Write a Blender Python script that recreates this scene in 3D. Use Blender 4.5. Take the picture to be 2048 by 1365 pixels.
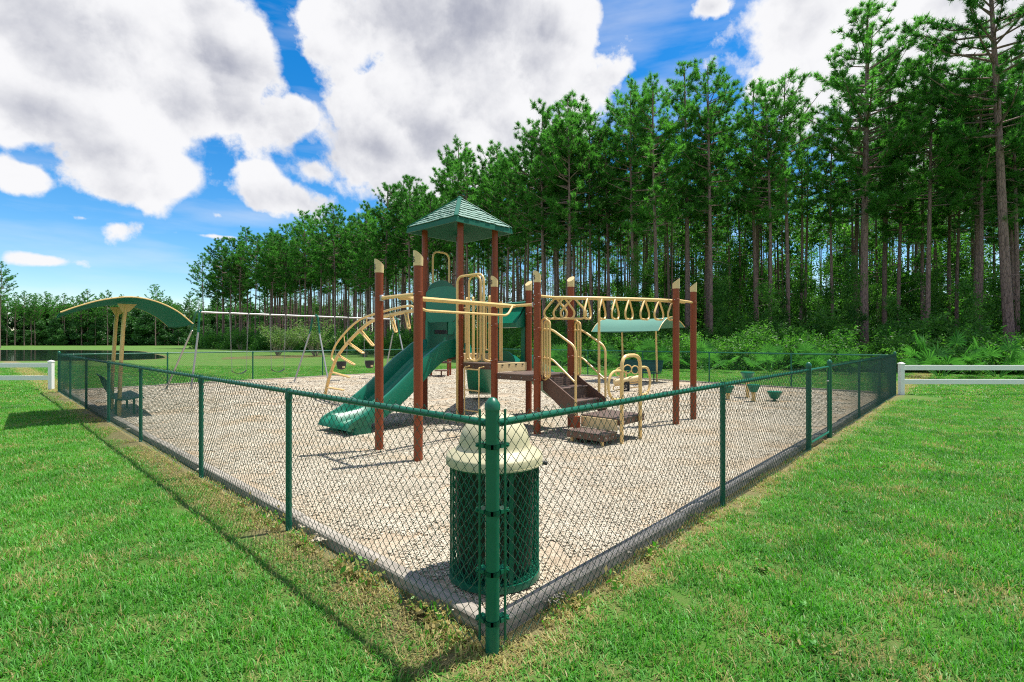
import bpy, bmesh, math, random
import numpy as np
from mathutils import Vector, Matrix, Euler

# ------------------------------------------------------------------ scene, camera, sky, sun
scene = bpy.context.scene
for o in list(bpy.data.objects):
    bpy.data.objects.remove(o)
COL = scene.collection
random.seed(7)
rng = np.random.default_rng(7)
R = math.radians

CAM_H = 1.66
cam_data = bpy.data.cameras.new('camera')
cam_data.lens = 18.0
cam_data.sensor_width = 36.0
cam_data.clip_start = 0.05
cam_data.clip_end = 2000
cam = bpy.data.objects.new('camera', cam_data)
cam.location = (0, 0, CAM_H)
cam.rotation_euler = (R(90), 0, 0)
COL.objects.link(cam)
scene.camera = cam

scene.render.engine = 'CYCLES'
scene.cycles.use_denoising = False
scene.cycles.max_bounces = 5
scene.cycles.diffuse_bounces = 3
scene.cycles.glossy_bounces = 3
scene.cycles.filter_width = 1.1
scene.cycles.transparent_max_bounces = 8
vs = scene.view_settings
vs.view_transform = 'Standard'
vs.look = 'None'
vs.gamma = 1.0
vs.exposure = 0.56
vs.use_curve_mapping = False

SUN_EL = 69.5
SUN_DIR2 = Vector((0.90, 0.435)).normalized()       # towards the sun, seen from above
sun_data = bpy.data.lights.new('sun', 'SUN')
sun_data.energy = 5.0
sun_data.angle = R(0.55)
sun_data.color = (1.0, 0.955, 0.88)
sun = bpy.data.objects.new('sun', sun_data)
sd = Vector((SUN_DIR2.x * math.cos(R(SUN_EL)), SUN_DIR2.y * math.cos(R(SUN_EL)), math.sin(R(SUN_EL))))
sun.rotation_euler = sd.to_track_quat('Z', 'Y').to_euler()
sun.location = sd * 60
COL.objects.link(sun)


def px_dir(u, v):
    return Vector(((u - 1024) / 1024, 1.0, (683 - v) / 1024)).normalized()


def build_world():
    w = bpy.data.worlds.new('World')
    scene.world = w
    w.use_nodes = True
    nt = w.node_tree
    N, L = nt.nodes, nt.links
    N.clear()

    def nd(t, **kw):
        n = N.new(t)
        for k, v in kw.items():
            setattr(n, k, v)
        return n

    def math_(op, a, b=None, c=None, clamp=False):
        n = nd('ShaderNodeMath', operation=op, use_clamp=clamp)
        for i, x in enumerate((a, b, c)):
            if x is None:
                continue
            if isinstance(x, (int, float)):
                n.inputs[i].default_value = x
            else:
                L.new(x, n.inputs[i])
        return n.outputs[0]

    tc = nd('ShaderNodeTexCoord')
    vec = tc.outputs['Generated']
    sky = nd('ShaderNodeTexSky', sky_type='NISHITA')
    sky.sun_disc = False
    sky.sun_elevation = R(SUN_EL)
    sky.sun_rotation = math.atan2(SUN_DIR2.x, SUN_DIR2.y)
    sky.air_density = 1.0
    sky.dust_density = 0.3
    sky.ozone_density = 3.0
    hs = nd('ShaderNodeHueSaturation')
    hs.inputs['Saturation'].default_value = 1.45
    hs.inputs['Value'].default_value = 1.0
    L.new(sky.outputs[0], hs.inputs['Color'])
    bg = nd('ShaderNodeBackground')
    bg.inputs['Strength'].default_value = 0.12
    L.new(hs.outputs[0], bg.inputs['Color'])

    # large slow warp + detailed edge noise, all in sky directions
    n1 = nd('ShaderNodeTexNoise')
    n1.inputs['Scale'].default_value = 5.0
    n1.inputs['Detail'].default_value = 9.0
    n1.inputs['Roughness'].default_value = 0.58
    n1.inputs['Distortion'].default_value = 0.3
    L.new(vec, n1.inputs['Vector'])
    n2 = nd('ShaderNodeTexNoise')
    n2.inputs['Scale'].default_value = 17.0
    n2.inputs['Detail'].default_value = 8.0
    n2.inputs['Roughness'].default_value = 0.6
    L.new(vec, n2.inputs['Vector'])
    n3 = nd('ShaderNodeTexNoise')
    n3.inputs['Scale'].default_value = 3.1
    n3.inputs['Detail'].default_value = 5.0
    n3.inputs['Roughness'].default_value = 0.5
    L.new(vec, n3.inputs['Vector'])

    blobs = [  # cumulus heaps: direction (as seen from the lawn), half sizes, weight
        (120, 40, 340, 210, 1), (410, 110, 140, 140, 1), (470, 240, 130, 78, .8), (250, 330, 135, 80, .85),
        (50, 210, 200, 95, 1), (600, 232, 48, 36, .5), (25, 352, 62, 40, .6), (330, 200, 160, 110, 1),
        (900, 70, 270, 170, 1), (880, 240, 225, 140, 1), (1085, 60, 110, 120, 1), (1168, 165, 50, 50, .5),
        (750, 300, 125, 100, .95), (690, 45, 82, 60, .9), (1000, 280, 140, 90, .9), (820, 365, 110, 60, .8),
        (565, 400, 92, 50, .7), (625, 345, 60, 34, .5), (520, 345, 46, 30, .4),
        (1820, 60, 310, 180, 1), (1650, 30, 150, 120, 1), (1980, 180, 260, 260, 1), (1600, 140, 66, 60, .7),
        (1425, 14, 36, 16, .5),
        (100, 523, 44, 15, .5), (165, 437, 24, 9, .35), (240, 456, 24, 18, .3), (437, 432, 24, 14, .3), (430, 474, 40, 6, .3),
    ]
    cur = None
    for (u, v, ru, rv, wt) in blobs:
        c = px_dir(u, v)
        k = c.y                       # radians per (px/1024), about
        sub = nd('ShaderNodeVectorMath', operation='SUBTRACT')
        L.new(vec, sub.inputs[0])
        sub.inputs[1].default_value = c
        mul = nd('ShaderNodeVectorMath', operation='MULTIPLY')
        L.new(sub.outputs[0], mul.inputs[0])
        kx = 1024 / ru / (k ** 1.3)
        kz = 1024 / rv / (k ** 1.3)
        mul.inputs[1].default_value = (kx, 0.6 * min(kx, kz), kz)
        ln = nd('ShaderNodeVectorMath', operation='LENGTH')
        L.new(mul.outputs[0], ln.inputs[0])
        d = math_('MULTIPLY', math_('SUBTRACT', 1.0, ln.outputs['Value']), wt)
        cur = d if cur is None else math_('SMOOTH_MAX', cur, d, 0.12)
    # the rest of the sky: the same kind of broken cumulus, from noise
    sep = nd('ShaderNodeSeparateXYZ')
    L.new(vec, sep.inputs[0])
    front = nd('ShaderNodeMapRange', interpolation_type='SMOOTHSTEP')
    L.new(sep.outputs['Y'], front.inputs[0])
    front.inputs[1].default_value = 0.35
    front.inputs[2].default_value = 0.62
    rest = math_('MULTIPLY', math_('SUBTRACT', n3.outputs['Fac'], 0.50), 3.2)
    rest = math_('SUBTRACT', rest, math_('MULTIPLY', front.outputs[0], 3.0))
    D = math_('MAXIMUM', cur, rest)
    e = math_('MULTIPLY', math_('SUBTRACT', n1.outputs['Fac'], 0.5), 1.05)
    e2 = math_('MULTIPLY', math_('SUBTRACT', n2.outputs['Fac'], 0.5), 0.95)
    wrp = nd('ShaderNodeVectorMath', operation='MULTIPLY_ADD')
    L.new(n2.outputs['Color'], wrp.inputs[0]); wrp.inputs[1].default_value = (0.05, 0.05, 0.05); L.new(vec, wrp.inputs[2])

    def billow(scale, src):
        v_ = nd('ShaderNodeTexVoronoi', feature='F1')
        v_.inputs['Scale'].default_value = scale
        v_.inputs['Detail'].default_value = 0.0
        L.new(src, v_.inputs['Vector'])
        return v_.outputs['Distance']
    bl1 = billow(11.0, wrp.outputs[0])
    wr2 = nd('ShaderNodeVectorMath', operation='ADD')
    L.new(wrp.outputs[0], wr2.inputs[0]); wr2.inputs[1].default_value = (0.012, 0.0, 0.020)
    bl2 = billow(11.0, wr2.outputs[0])
    bump_ = math_('MULTIPLY', math_('SUBTRACT', 0.66, bl1), 0.62)
    Dn = math_('ADD', math_('ADD', D, bump_), math_('ADD', e, e2))
    mask = nd('ShaderNodeMapRange', interpolation_type='SMOOTHSTEP')
    L.new(Dn, mask.inputs[0])
    mask.inputs[1].default_value = -0.07
    mask.inputs[2].default_value = 0.20
    # thin high veil
    veil = nd('ShaderNodeMapRange')
    mp = nd('ShaderNodeMapping')
    L.new(vec, mp.inputs[0])
    mp.inputs['Scale'].default_value = (2.0, 2.0, 11.0)
    nv = nd('ShaderNodeTexNoise')
    nv.inputs['Scale'].default_value = 1.6
    nv.inputs['Detail'].default_value = 7.0
    L.new(mp.outputs[0], nv.inputs['Vector'])
    L.new(nv.outputs['Fac'], veil.inputs[0])
    veil.inputs[1].default_value = 0.48
    veil.inputs[2].default_value = 0.85
    veil.inputs[4].default_value = 0.55
    m2 = math_('MAXIMUM', mask.outputs[0], veil.outputs[0])
    above = nd('ShaderNodeMapRange')
    L.new(sep.outputs['Z'], above.inputs[0])
    above.inputs[1].default_value = 0.0
    above.inputs[2].default_value = 0.06
    m2 = math_('MULTIPLY', m2, above.outputs[0])
    # heaps lit from above right: noise against the same noise a little nearer the sun
    vo = nd('ShaderNodeVectorMath', operation='ADD')
    L.new(vec, vo.inputs[0]); vo.inputs[1].default_value = (0.035, 0.0, 0.055)
    n1b = nd('ShaderNodeTexNoise')
    for k_ in ('Scale', 'Detail', 'Roughness', 'Distortion'):
        n1b.inputs[k_].default_value = n1.inputs[k_].default_value
    n1b.inputs['Detail'].default_value = 6
    L.new(vo.outputs[0], n1b.inputs['Vector'])
    lit = math_('SUBTRACT', n1b.outputs['Fac'], n1.outputs['Fac'])
    n4 = nd('ShaderNodeTexNoise')
    n4.inputs['Scale'].default_value = 2.6
    n4.inputs['Detail'].default_value = 2.0
    L.new(vec, n4.inputs['Vector'])
    shade = nd('ShaderNodeMapRange', interpolation_type='SMOOTHSTEP')
    s_in = math_('ADD', math_('MULTIPLY', Dn, 0.50), math_('MULTIPLY', math_('SUBTRACT', n4.outputs['Fac'], 0.5), 1.5))
    s_in = math_('ADD', s_in, math_('MULTIPLY', lit, 1.2))
    s_in = math_('ADD', s_in, math_('MULTIPLY', math_('SUBTRACT', bl1, bl2), 0.6))
    s_in = math_('ADD', s_in, math_('MULTIPLY', math_('SUBTRACT', bl1, 0.5), 0.25))
    s_in = math_('ADD', s_in, math_('MULTIPLY', math_('SUBTRACT', n2.outputs['Fac'], 0.5), 0.25))
    L.new(s_in, shade.inputs[0])
    shade.inputs[1].default_value = 0.05
    shade.inputs[2].default_value = 0.95
    ramp = nd('ShaderNodeMix', data_type='RGBA')
    L.new(shade.outputs[0], ramp.inputs['Factor'])
    ramp.inputs['A'].default_value = (0.98, 0.98, 1.0, 1)
    ramp.inputs['B'].default_value = (0.42, 0.44, 0.53, 1)
    bgc = nd('ShaderNodeBackground')
    bgc.inputs['Strength'].default_value = 0.66
    L.new(ramp.outputs['Result'], bgc.inputs['Color'])
    mix = nd('ShaderNodeMixShader')
    L.new(m2, mix.inputs[0])
    L.new(bg.outputs[0], mix.inputs[1])
    L.new(bgc.outputs[0], mix.inputs[2])
    out = nd('ShaderNodeOutputWorld')
    L.new(mix.outputs[0], out.inputs['Surface'])
    w.cycles.sampling_method = 'MANUAL'
    w.cycles.sample_map_resolution = 512


build_world()

# ------------------------------------------------------------------ helpers
def tag(o, label=None, cat=None, group=None, kind=None):
    if label: o['label'] = label
    if cat: o['category'] = cat
    if group: o['group'] = group
    if kind: o['kind'] = kind
    return o


def thing(name, loc, label, cat, group=None):
    o = bpy.data.objects.new(name, None)
    o.empty_display_size = 0.1
    o.location = loc
    COL.objects.link(o)
    return tag(o, label, cat, group)


def root_of(o):
    while o.parent is not None:
        o = o.parent
    return o


class MB:
    """collects vertices and faces in world space; build() links ONE mesh object"""
    def __init__(self):
        self.v, self.f = [], []

    def add(self, vs_, fs):
        n = len(self.v)
        self.v += [tuple(x) for x in vs_]
        self.f += [tuple(i + n for i in q) for q in fs]
        return self

    def box(self, c, s, ax=None, ay=None):
        """box at centre c, size s; ax, ay: local x and y axes"""
        X = Vector(ax).normalized() if ax is not None else Vector((1, 0, 0))
        Y = Vector(ay).normalized() if ay is not None else None
        if Y is None:
            Y = Vector((0, 0, 1)).cross(X)
            Y = Y.normalized() if Y.length > 1e-6 else Vector((0, 1, 0))
        Z = X.cross(Y).normalized()
        c = Vector(c)
        p = []
        for dz in (-.5, .5):
            for dx, dy in ((-.5, -.5), (.5, -.5), (.5, .5), (-.5, .5)):
                p.append(c + X * (dx * s[0]) + Y * (dy * s[1]) + Z * (dz * s[2]))
        return self.add(p, [(0, 3, 2, 1), (4, 5, 6, 7), (0, 1, 5, 4), (1, 2, 6, 5), (2, 3, 7, 6), (3, 0, 4, 7)])

    def bbox(self, c, s, ax=None, ay=None, b=0.008):
        """box with bevelled edges"""
        bm = bmesh.new()
        bmesh.ops.create_cube(bm, size=1.0)
        for v in bm.verts:
            v.co = Vector((v.co.x * s[0], v.co.y * s[1], v.co.z * s[2]))
        bmesh.ops.bevel(bm, geom=list(bm.edges), offset=b, segments=1, affect='EDGES')
        X = Vector(ax).normalized() if ax is not None else Vector((1, 0, 0))
        Y = Vector(ay).normalized() if ay is not None else None
        if Y is None:
            Y = Vector((0, 0, 1)).cross(X)
            Y = Y.normalized() if Y.length > 1e-6 else Vector((0, 1, 0))
        Z = X.cross(Y).normalized()
        c = Vector(c)
        bm.verts.index_update()
        vs_ = [c + X * v.co.x + Y * v.co.y + Z * v.co.z for v in bm.verts]
        fs = [tuple(v.index for v in f.verts) for f in bm.faces]
        bm.free()
        return self.add(vs_, fs)

    def tube(self, pts, r, n=8, closed=False, caps=True):
        P = [Vector(p) for p in pts]
        m = len(P)
        rr = r if isinstance(r, (list, tuple)) else [r] * m
        T = []
        for i in range(m):
            if closed:
                t = P[(i + 1) % m] - P[i - 1]
            else:
                t = P[min(i + 1, m - 1)] - P[max(i - 1, 0)]
            T.append(t.normalized())
        up = Vector((0, 0, 1)) if abs(T[0].z) < 0.9 else Vector((1, 0, 0))
        a = (up - T[0] * up.dot(T[0])).normalized()
        vs_, fs = [], []
        for i in range(m):
            a = a - T[i] * a.dot(T[i])
            a.normalize()
            b = T[i].cross(a)
            for k in range(n):
                th = 2 * math.pi * k / n
                vs_.append(P[i] + (a * math.cos(th) + b * math.sin(th)) * rr[i])
        seg = m if closed else m - 1
        for i in range(seg):
            j = (i + 1) % m
            for k in range(n):
                k2 = (k + 1) % n
                fs.append((i * n + k, i * n + k2, j * n + k2, j * n + k))
        if caps and not closed:
            fs.append(tuple(reversed(range(n))))
            fs.append(tuple((m - 1) * n + k for k in range(n)))
        return self.add(vs_, fs)

    def lathe(self, prof, c, n=24, caps=True):
        """prof: list of (radius, z) around the vertical through c"""
        c = Vector(c)
        vs_, fs = [], []
        m = len(prof)
        for (r, z) in prof:
            for k in range(n):
                th = 2 * math.pi * k / n
                vs_.append(c + Vector((r * math.cos(th), r * math.sin(th), z)))
        for i in range(m - 1):
            for k in range(n):
                k2 = (k + 1) % n
                fs.append((i * n + k, i * n + k2, (i + 1) * n + k2, (i + 1) * n + k))
        if caps:
            fs.append(tuple(reversed(range(n))))
            fs.append(tuple((m - 1) * n + k for k in range(n)))
        return self.add(vs_, fs)

    def loft(self, rings, caps=True, closed=True):
        n = len(rings[0])
        vs_, fs = [], []
        for r in rings:
            vs_ += list(r)
        for i in range(len(rings) - 1):
            for k in range(n if closed else n - 1):
                k2 = (k + 1) % n
                fs.append((i * n + k, i * n + k2, (i + 1) * n + k2, (i + 1) * n + k))
        if caps and closed:
            fs.append(tuple(reversed(range(n))))
            fs.append(tuple((len(rings) - 1) * n + k for k in range(n)))
        return self.add(vs_, fs)

    def sheet(self, grid, thick, nrm):
        """closed slab from a grid of points: grid[i][j], nrm(i,j) unit offset"""
        ni, nj = len(grid), len(grid[0])
        vs_ = [Vector(grid[i][j]) for i in range(ni) for j in range(nj)]
        vs_ += [Vector(grid[i][j]) + Vector(nrm(i, j)) * thick for i in range(ni) for j in range(nj)]
        o = ni * nj
        fs = []
        for i in range(ni - 1):
            for j in range(nj - 1):
                a, b, c, d = i * nj + j, i * nj + j + 1, (i + 1) * nj + j + 1, (i + 1) * nj + j
                fs.append((a, d, c, b))
                fs.append((a + o, b + o, c + o, d + o))
        for i in range(ni - 1):
            for j in (0, nj - 1):
                a, d = i * nj + j, (i + 1) * nj + j
                fs.append((a, a + o, d + o, d) if j == 0 else (a, d, d + o, a + o))
        for j in range(nj - 1):
            for i in (0, ni - 1):
                a, b = i * nj + j, i * nj + j + 1
                fs.append((a, b, b + o, a + o) if i == 0 else (a, a + o, b + o, b))
        return self.add(vs_, fs)

    def build(self, name, mat, parent=None, smooth=True, link=True, fixn=False):
        off = Vector((0, 0, 0))
        if parent is not None:
            off = root_of(parent).location
        me = bpy.data.meshes.new(name)
        me.from_pydata([(x[0] - off.x, x[1] - off.y, x[2] - off.z) for x in self.v], [], self.f)
        if fixn:
            bm = bmesh.new(); bm.from_mesh(me)
            bmesh.ops.recalc_face_normals(bm, faces=bm.faces)
            bm.to_mesh(me); bm.free()
        if smooth:
            me.shade_smooth()
            me.set_sharp_from_angle(angle=R(38))
        me.materials.append(mat)
        o = bpy.data.objects.new(name, me)
        if link:
            COL.objects.link(o)
        if parent is not None:
            o.parent = parent
        return o


def np_mesh(name, V, F, mat, n=3):
    """fast mesh of triangles / quads from numpy arrays"""
    me = bpy.data.meshes.new(name)
    V = np.asarray(V, dtype=np.float32); F = np.asarray(F, dtype=np.int32)
    me.vertices.add(len(V)); me.vertices.foreach_set('co', V.ravel())
    me.loops.add(F.size); me.loops.foreach_set('vertex_index', F.ravel())
    me.polygons.add(len(F))
    me.polygons.foreach_set('loop_start', np.arange(0, F.size, n, dtype=np.int32))
    me.update(calc_edges=True)
    me.materials.append(mat)
    return me


def curve_pts(pts, k=8):
    """Catmull-Rom through pts"""
    P = [Vector(p) for p in pts]
    out = []
    for i in range(len(P) - 1):
        p0 = P[i - 1] if i else P[0] * 2 - P[1]
        p1, p2 = P[i], P[i + 1]
        p3 = P[i + 2] if i + 2 < len(P) else P[-1] * 2 - P[-2]
        for j in range(k):
            t = j / k
            out.append(0.5 * ((2 * p1) + (p2 - p0) * t + (2 * p0 - 5 * p1 + 4 * p2 - p3) * t * t + (3 * p1 - p0 - 3 * p2 + p3) * t ** 3))
    out.append(P[-1])
    return out


def fillet(pts, r, k=5, closed=False):
    """polyline with rounded corners"""
    P = [Vector(p) for p in pts]
    n = len(P)
    out = []
    for i in range(n):
        if not closed and i in (0, n - 1):
            out.append(P[i]); continue
        a, b, c = P[i - 1], P[i], P[(i + 1) % n]
        d1, d2 = (a - b), (c - b)
        rr = min(r, d1.length * .48, d2.length * .48)
        p, q = b + d1.normalized() * rr, b + d2.normalized() * rr
        for j in range(k + 1):
            t = j / k
            out.append(p * (1 - t) ** 2 + b * (2 * t * (1 - t)) + q * t * t)
    return out


# ------------------------------------------------------------------ materials
def new_mat(name):
    m = bpy.data.materials.new(name)
    m.use_nodes = True
    nt = m.node_tree
    return m, nt, nt.nodes['Principled BSDF'], nt.nodes['Material Output']


def paint(name, col, rough=0.45, var=0.12, scale=6.0, bump=0.0, bscale=120.0, metal=0.0, spec=0.5, dirt=None, dirt_amt=0.3, coat=0.0):
    m, nt, b, out = new_mat(name)
    N, L = nt.nodes, nt.links
    geo = N.new('ShaderNodeNewGeometry')
    nz = N.new('ShaderNodeTexNoise')
    nz.inputs['Scale'].default_value = scale
    nz.inputs['Detail'].default_value = 6
    nz.inputs['Roughness'].default_value = 0.65
    L.new(geo.outputs['Position'], nz.inputs['Vector'])
    mx = N.new('ShaderNodeMix'); mx.data_type = 'RGBA'
    mx.inputs['A'].default_value = (*[c * (1 - var) for c in col], 1)
    mx.inputs['B'].default_value = (*[min(1, c * (1 + var)) for c in col], 1)
    L.new(nz.outputs['Fac'], mx.inputs['Factor'])
    last = mx.outputs['Result']
    if dirt:
        n2 = N.new('ShaderNodeTexNoise')
        n2.inputs['Scale'].default_value = scale * 2.7
        n2.inputs['Detail'].default_value = 8
        n2.inputs['Roughness'].default_value = 0.7
        L.new(geo.outputs['Position'], n2.inputs['Vector'])
        mr = N.new('ShaderNodeMapRange')
        mr.inputs[1].default_value = 0.5; mr.inputs[2].default_value = 0.75
        mr.inputs[4].default_value = dirt_amt
        L.new(n2.outputs['Fac'], mr.inputs[0])
        m2 = N.new('ShaderNodeMix'); m2.data_type = 'RGBA'
        L.new(mr.outputs[0], m2.inputs['Factor'])
        L.new(last, m2.inputs['A'])
        m2.inputs['B'].default_value = (*dirt, 1)
        last = m2.outputs['Result']
    L.new(last, b.inputs['Base Color'])
    rr = N.new('ShaderNodeMapRange')
    rr.inputs[3].default_value = max(0.05, rough - 0.08); rr.inputs[4].default_value = min(1, rough + 0.12)
    L.new(nz.outputs['Fac'], rr.inputs[0])
    L.new(rr.outputs[0], b.inputs['Roughness'])
    b.inputs['Metallic'].default_value = metal
    b.inputs['Specular IOR Level'].default_value = spec
    b.inputs['Coat Weight'].default_value = coat
    if bump > 0:
        n3 = N.new('ShaderNodeTexNoise')
        n3.inputs['Scale'].default_value = bscale
        n3.inputs['Detail'].default_value = 4
        L.new(geo.outputs['Position'], n3.inputs['Vector'])
        bp = N.new('ShaderNodeBump')
        bp.inputs['Strength'].default_value = bump
        bp.inputs['Distance'].default_value = 0.01
        L.new(n3.outputs['Fac'], bp.inputs['Height'])
        L.new(bp.outputs[0], b.inputs['Normal'])
    return m


def leaf_mat(name, c_dark, c_light, transl=0.35, rough=0.5, scale=1.2, dry=None, per_obj=0.35, patch=None):
    m, nt, b, out = new_mat(name)
    N, L = nt.nodes, nt.links
    geo = N.new('ShaderNodeNewGeometry')
    oi = N.new('ShaderNodeObjectInfo')
    nz = N.new('ShaderNodeTexNoise')
    nz.inputs['Scale'].default_value = scale
    nz.inputs['Detail'].default_value = 4
    L.new(geo.outputs['Position'], nz.inputs['Vector'])
    # mix of noise, island and object randomness
    ad = N.new('ShaderNodeMath'); ad.operation = 'MULTIPLY_ADD'
    L.new(geo.outputs['Random Per Island'], ad.inputs[0]); ad.inputs[1].default_value = 0.55
    sb = N.new('ShaderNodeMath'); sb.operation = 'MULTIPLY_ADD'
    L.new(oi.outputs['Random'], sb.inputs[0]); sb.inputs[1].default_value = per_obj
    sb.inputs[2].default_value = -0.28 - per_obj / 2
    L.new(sb.outputs[0], ad.inputs[2])
    s2 = N.new('ShaderNodeMath'); s2.operation = 'ADD'; s2.use_clamp = True
    L.new(ad.outputs[0], s2.inputs[0]); L.new(nz.outputs['Fac'], s2.inputs[1])
    mx = N.new('ShaderNodeMix'); mx.data_type = 'RGBA'
    mx.inputs['A'].default_value = (*c_dark, 1); mx.inputs['B'].default_value = (*c_light, 1)
    L.new(s2.outputs[0], mx.inputs['Factor'])
    last = mx.outputs['Result']
    if patch is not None:
        np_ = N.new('ShaderNodeTexNoise'); np_.inputs['Scale'].default_value = 0.8; np_.inputs['Detail'].default_value = 7
        np_.inputs['Roughness'].default_value = 0.65
        L.new(geo.outputs['Position'], np_.inputs['Vector'])
        mp_ = N.new('ShaderNodeMapRange'); mp_.inputs[1].default_value = 0.5; mp_.inputs[2].default_value = 0.72; mp_.inputs[4].default_value = 0.6
        L.new(np_.outputs['Fac'], mp_.inputs[0])
        m4 = N.new('ShaderNodeMix'); m4.data_type = 'RGBA'
        L.new(mp_.outputs[0], m4.inputs['Factor']); L.new(last, m4.inputs['A']); m4.inputs['B'].default_value = (*patch, 1)
        last = m4.outputs['Result']
    if dry is not None:
        grp, dcol, dmix = dry
        g = N.new('ShaderNodeGroup'); g.node_tree = grp
        m3 = N.new('ShaderNodeMix'); m3.data_type = 'RGBA'
        # each blade goes over to straw at its own dryness
        th = N.new('ShaderNodeMath'); th.operation = 'SUBTRACT'
        L.new(g.outputs['Dry'], th.inputs[0]); L.new(geo.outputs['Random Per Island'], th.inputs[1])
        mr = N.new('ShaderNodeMapRange'); mr.inputs[1].default_value = -0.12; mr.inputs[2].default_value = 0.22
        L.new(th.outputs[0], mr.inputs[0])
        L.new(mr.outputs[0], m3.inputs['Factor'])
        L.new(last, m3.inputs['A']); m3.inputs['B'].default_value = (*dcol, 1)
        last = m3.outputs['Result']
    L.new(last, b.inputs['Base Color'])
    b.inputs['Roughness'].default_value = rough
    b.inputs['Specular IOR Level'].default_value = 0.35
    tr = N.new('ShaderNodeBsdfTranslucent')
    hv = N.new('ShaderNodeHueSaturation'); hv.inputs['Value'].default_value = 1.55; hv.inputs['Saturation'].default_value = 1.1
    L.new(last, hv.inputs['Color']); L.new(hv.outputs[0], tr.inputs['Color'])
    ms = N.new('ShaderNodeMixShader'); ms.inputs[0].default_value = transl
    L.new(b.outputs[0], ms.inputs[1]); L.new(tr.outputs[0], ms.inputs[2])
    L.new(ms.outputs[0], out.inputs['Surface'])
    return m


# fence corners of the playground and its own axes (right-back and left-back)
C = Vector((-0.104, 2.72, 0)); LC = Vector((-14.6, 16.5, 0)); BC = Vector((-2.6, 30.1, 0)); RC = Vector((11.67, 15.6, 0))
E1 = Vector((0.681, 0.732, 0)).normalized()
E2 = Vector((-0.732, 0.681, 0)).normalized()


def PG(a, b, z=0.0):
    p = C + E1 * a + E2 * b
    return Vector((p.x, p.y, z))


nL = Vector((-(LC - C).normalized().y, (LC - C).normalized().x, 0))
nL = -nL if nL.y > 0 else nL
nR = Vector(((RC - C).normalized().y, -(RC - C).normalized().x, 0))


def dry_group():
    g = bpy.data.node_groups.new('dryness', 'ShaderNodeTree')
    g.interface.new_socket('Dry', in_out='OUTPUT', socket_type='NodeSocketFloat')
    N, L = g.nodes, g.links
    out = N.new('NodeGroupOutput')
    geo = N.new('ShaderNodeNewGeometry')

    def mth(op, a, b=None, c=None, clamp=False):
        n = N.new('ShaderNodeMath'); n.operation = op; n.use_clamp = clamp
        for i, x in enumerate((a, b, c)):
            if x is None: continue
            if isinstance(x, (int, float)): n.inputs[i].default_value = x
            else: L.new(x, n.inputs[i])
        return n.outputs[0]

    def noise(s, det=4, rough=0.55):
        n = N.new('ShaderNodeTexNoise'); n.inputs['Scale'].default_value = s
        n.inputs['Detail'].default_value = det; n.inputs['Roughness'].default_value = rough
        L.new(geo.outputs['Position'], n.inputs['Vector'])
        return n.outputs['Fac']
    na, nb = noise(1.7), noise(5.5)

    def dot(v_):
        dt = N.new('ShaderNodeVectorMath'); dt.operation = 'DOT_PRODUCT'
        L.new(geo.outputs['Position'], dt.inputs[0]); dt.inputs[1].default_value = v_
        return mth('SUBTRACT', dt.outputs['Value'], v_.dot(C))

    def ramp_(x, lo, hi):
        mr = N.new('ShaderNodeMapRange'); L.new(x, mr.inputs[0])
        mr.inputs[1].default_value = lo; mr.inputs[2].default_value = hi
        return mr.outputs[0]

    def strip(nrm, along, width):
        d0 = dot(nrm)
        d = mth('ADD', d0, mth('MULTIPLY', mth('SUBTRACT', nb, 0.5), 0.55))
        d = mth('ADD', d, mth('MULTIPLY', mth('SUBTRACT', na, 0.5), 0.6))
        s = mth('MULTIPLY', ramp_(d, width, width * 0.2), ramp_(d0, -0.8, -0.4))
        return mth('MULTIPLY', s, ramp_(dot(along), -0.5, -0.05))
    s = mth('MAXIMUM', mth('MULTIPLY', strip(nL, (LC - C).normalized(), 0.55), 0.80), mth('MULTIPLY', strip(nR, (RC - C).normalized(), 0.36), 0.80))
    # sun-scorched patches scattered over the lawn
    p = N.new('ShaderNodeMapRange'); L.new(na, p.inputs[0])
    p.inputs[1].default_value = 0.45; p.inputs[2].default_value = 0.72
    q = N.new('ShaderNodeMapRange'); L.new(nb, q.inputs[0])
    q.inputs[1].default_value = 0.35; q.inputs[2].default_value = 0.75; q.inputs[3].default_value = 0.25; q.inputs[4].default_value = 0.9
    pp = mth('ADD', mth('MULTIPLY', p.outputs[0], q.outputs[0]), 0.05)
    L.new(mth('MAXIMUM', s, pp, clamp=True), out.inputs['Dry'])
    return g


DRY = dry_group()

M = {}
M['brown'] = paint('brown post enamel', (0.215, 0.046, 0.014), 0.42, 0.10, 5, spec=0.35, dirt=(0.25, 0.11, 0.06), dirt_amt=0.2)
M['deck'] = paint('dark brown deck coating', (0.105, 0.052, 0.032), 0.6, 0.15, 9, bump=0.12, bscale=160, dirt=(0.16, 0.11, 0.08), dirt_amt=0.4)
M['tan'] = paint('tan pipe enamel', (0.70, 0.475, 0.185), 0.38, 0.08, 4, dirt=(0.48, 0.31, 0.12), dirt_amt=0.25)
M['beige'] = paint('beige moulded plastic', (0.66, 0.50, 0.25), 0.5, 0.07, 5, dirt=(0.45, 0.33, 0.18), dirt_amt=0.3)
M['green'] = paint('green moulded plastic', (0.004, 0.150, 0.085), 0.30, 0.12, 4, bump=0.04, bscale=70, spec=0.42, dirt=(0.03, 0.19, 0.13), dirt_amt=0.3)
M['roofgreen'] = paint('weathered green roof plastic', (0.006, 0.105, 0.062), 0.5, 0.14, 7, spec=0.25, dirt=(0.06, 0.20, 0.14), dirt_amt=0.2)
M['shingle'] = paint('bleached green shingle plastic', (0.16, 0.28, 0.22), 0.55, 0.3, 11, dirt=(0.42, 0.52, 0.46), dirt_amt=0.75)
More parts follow.
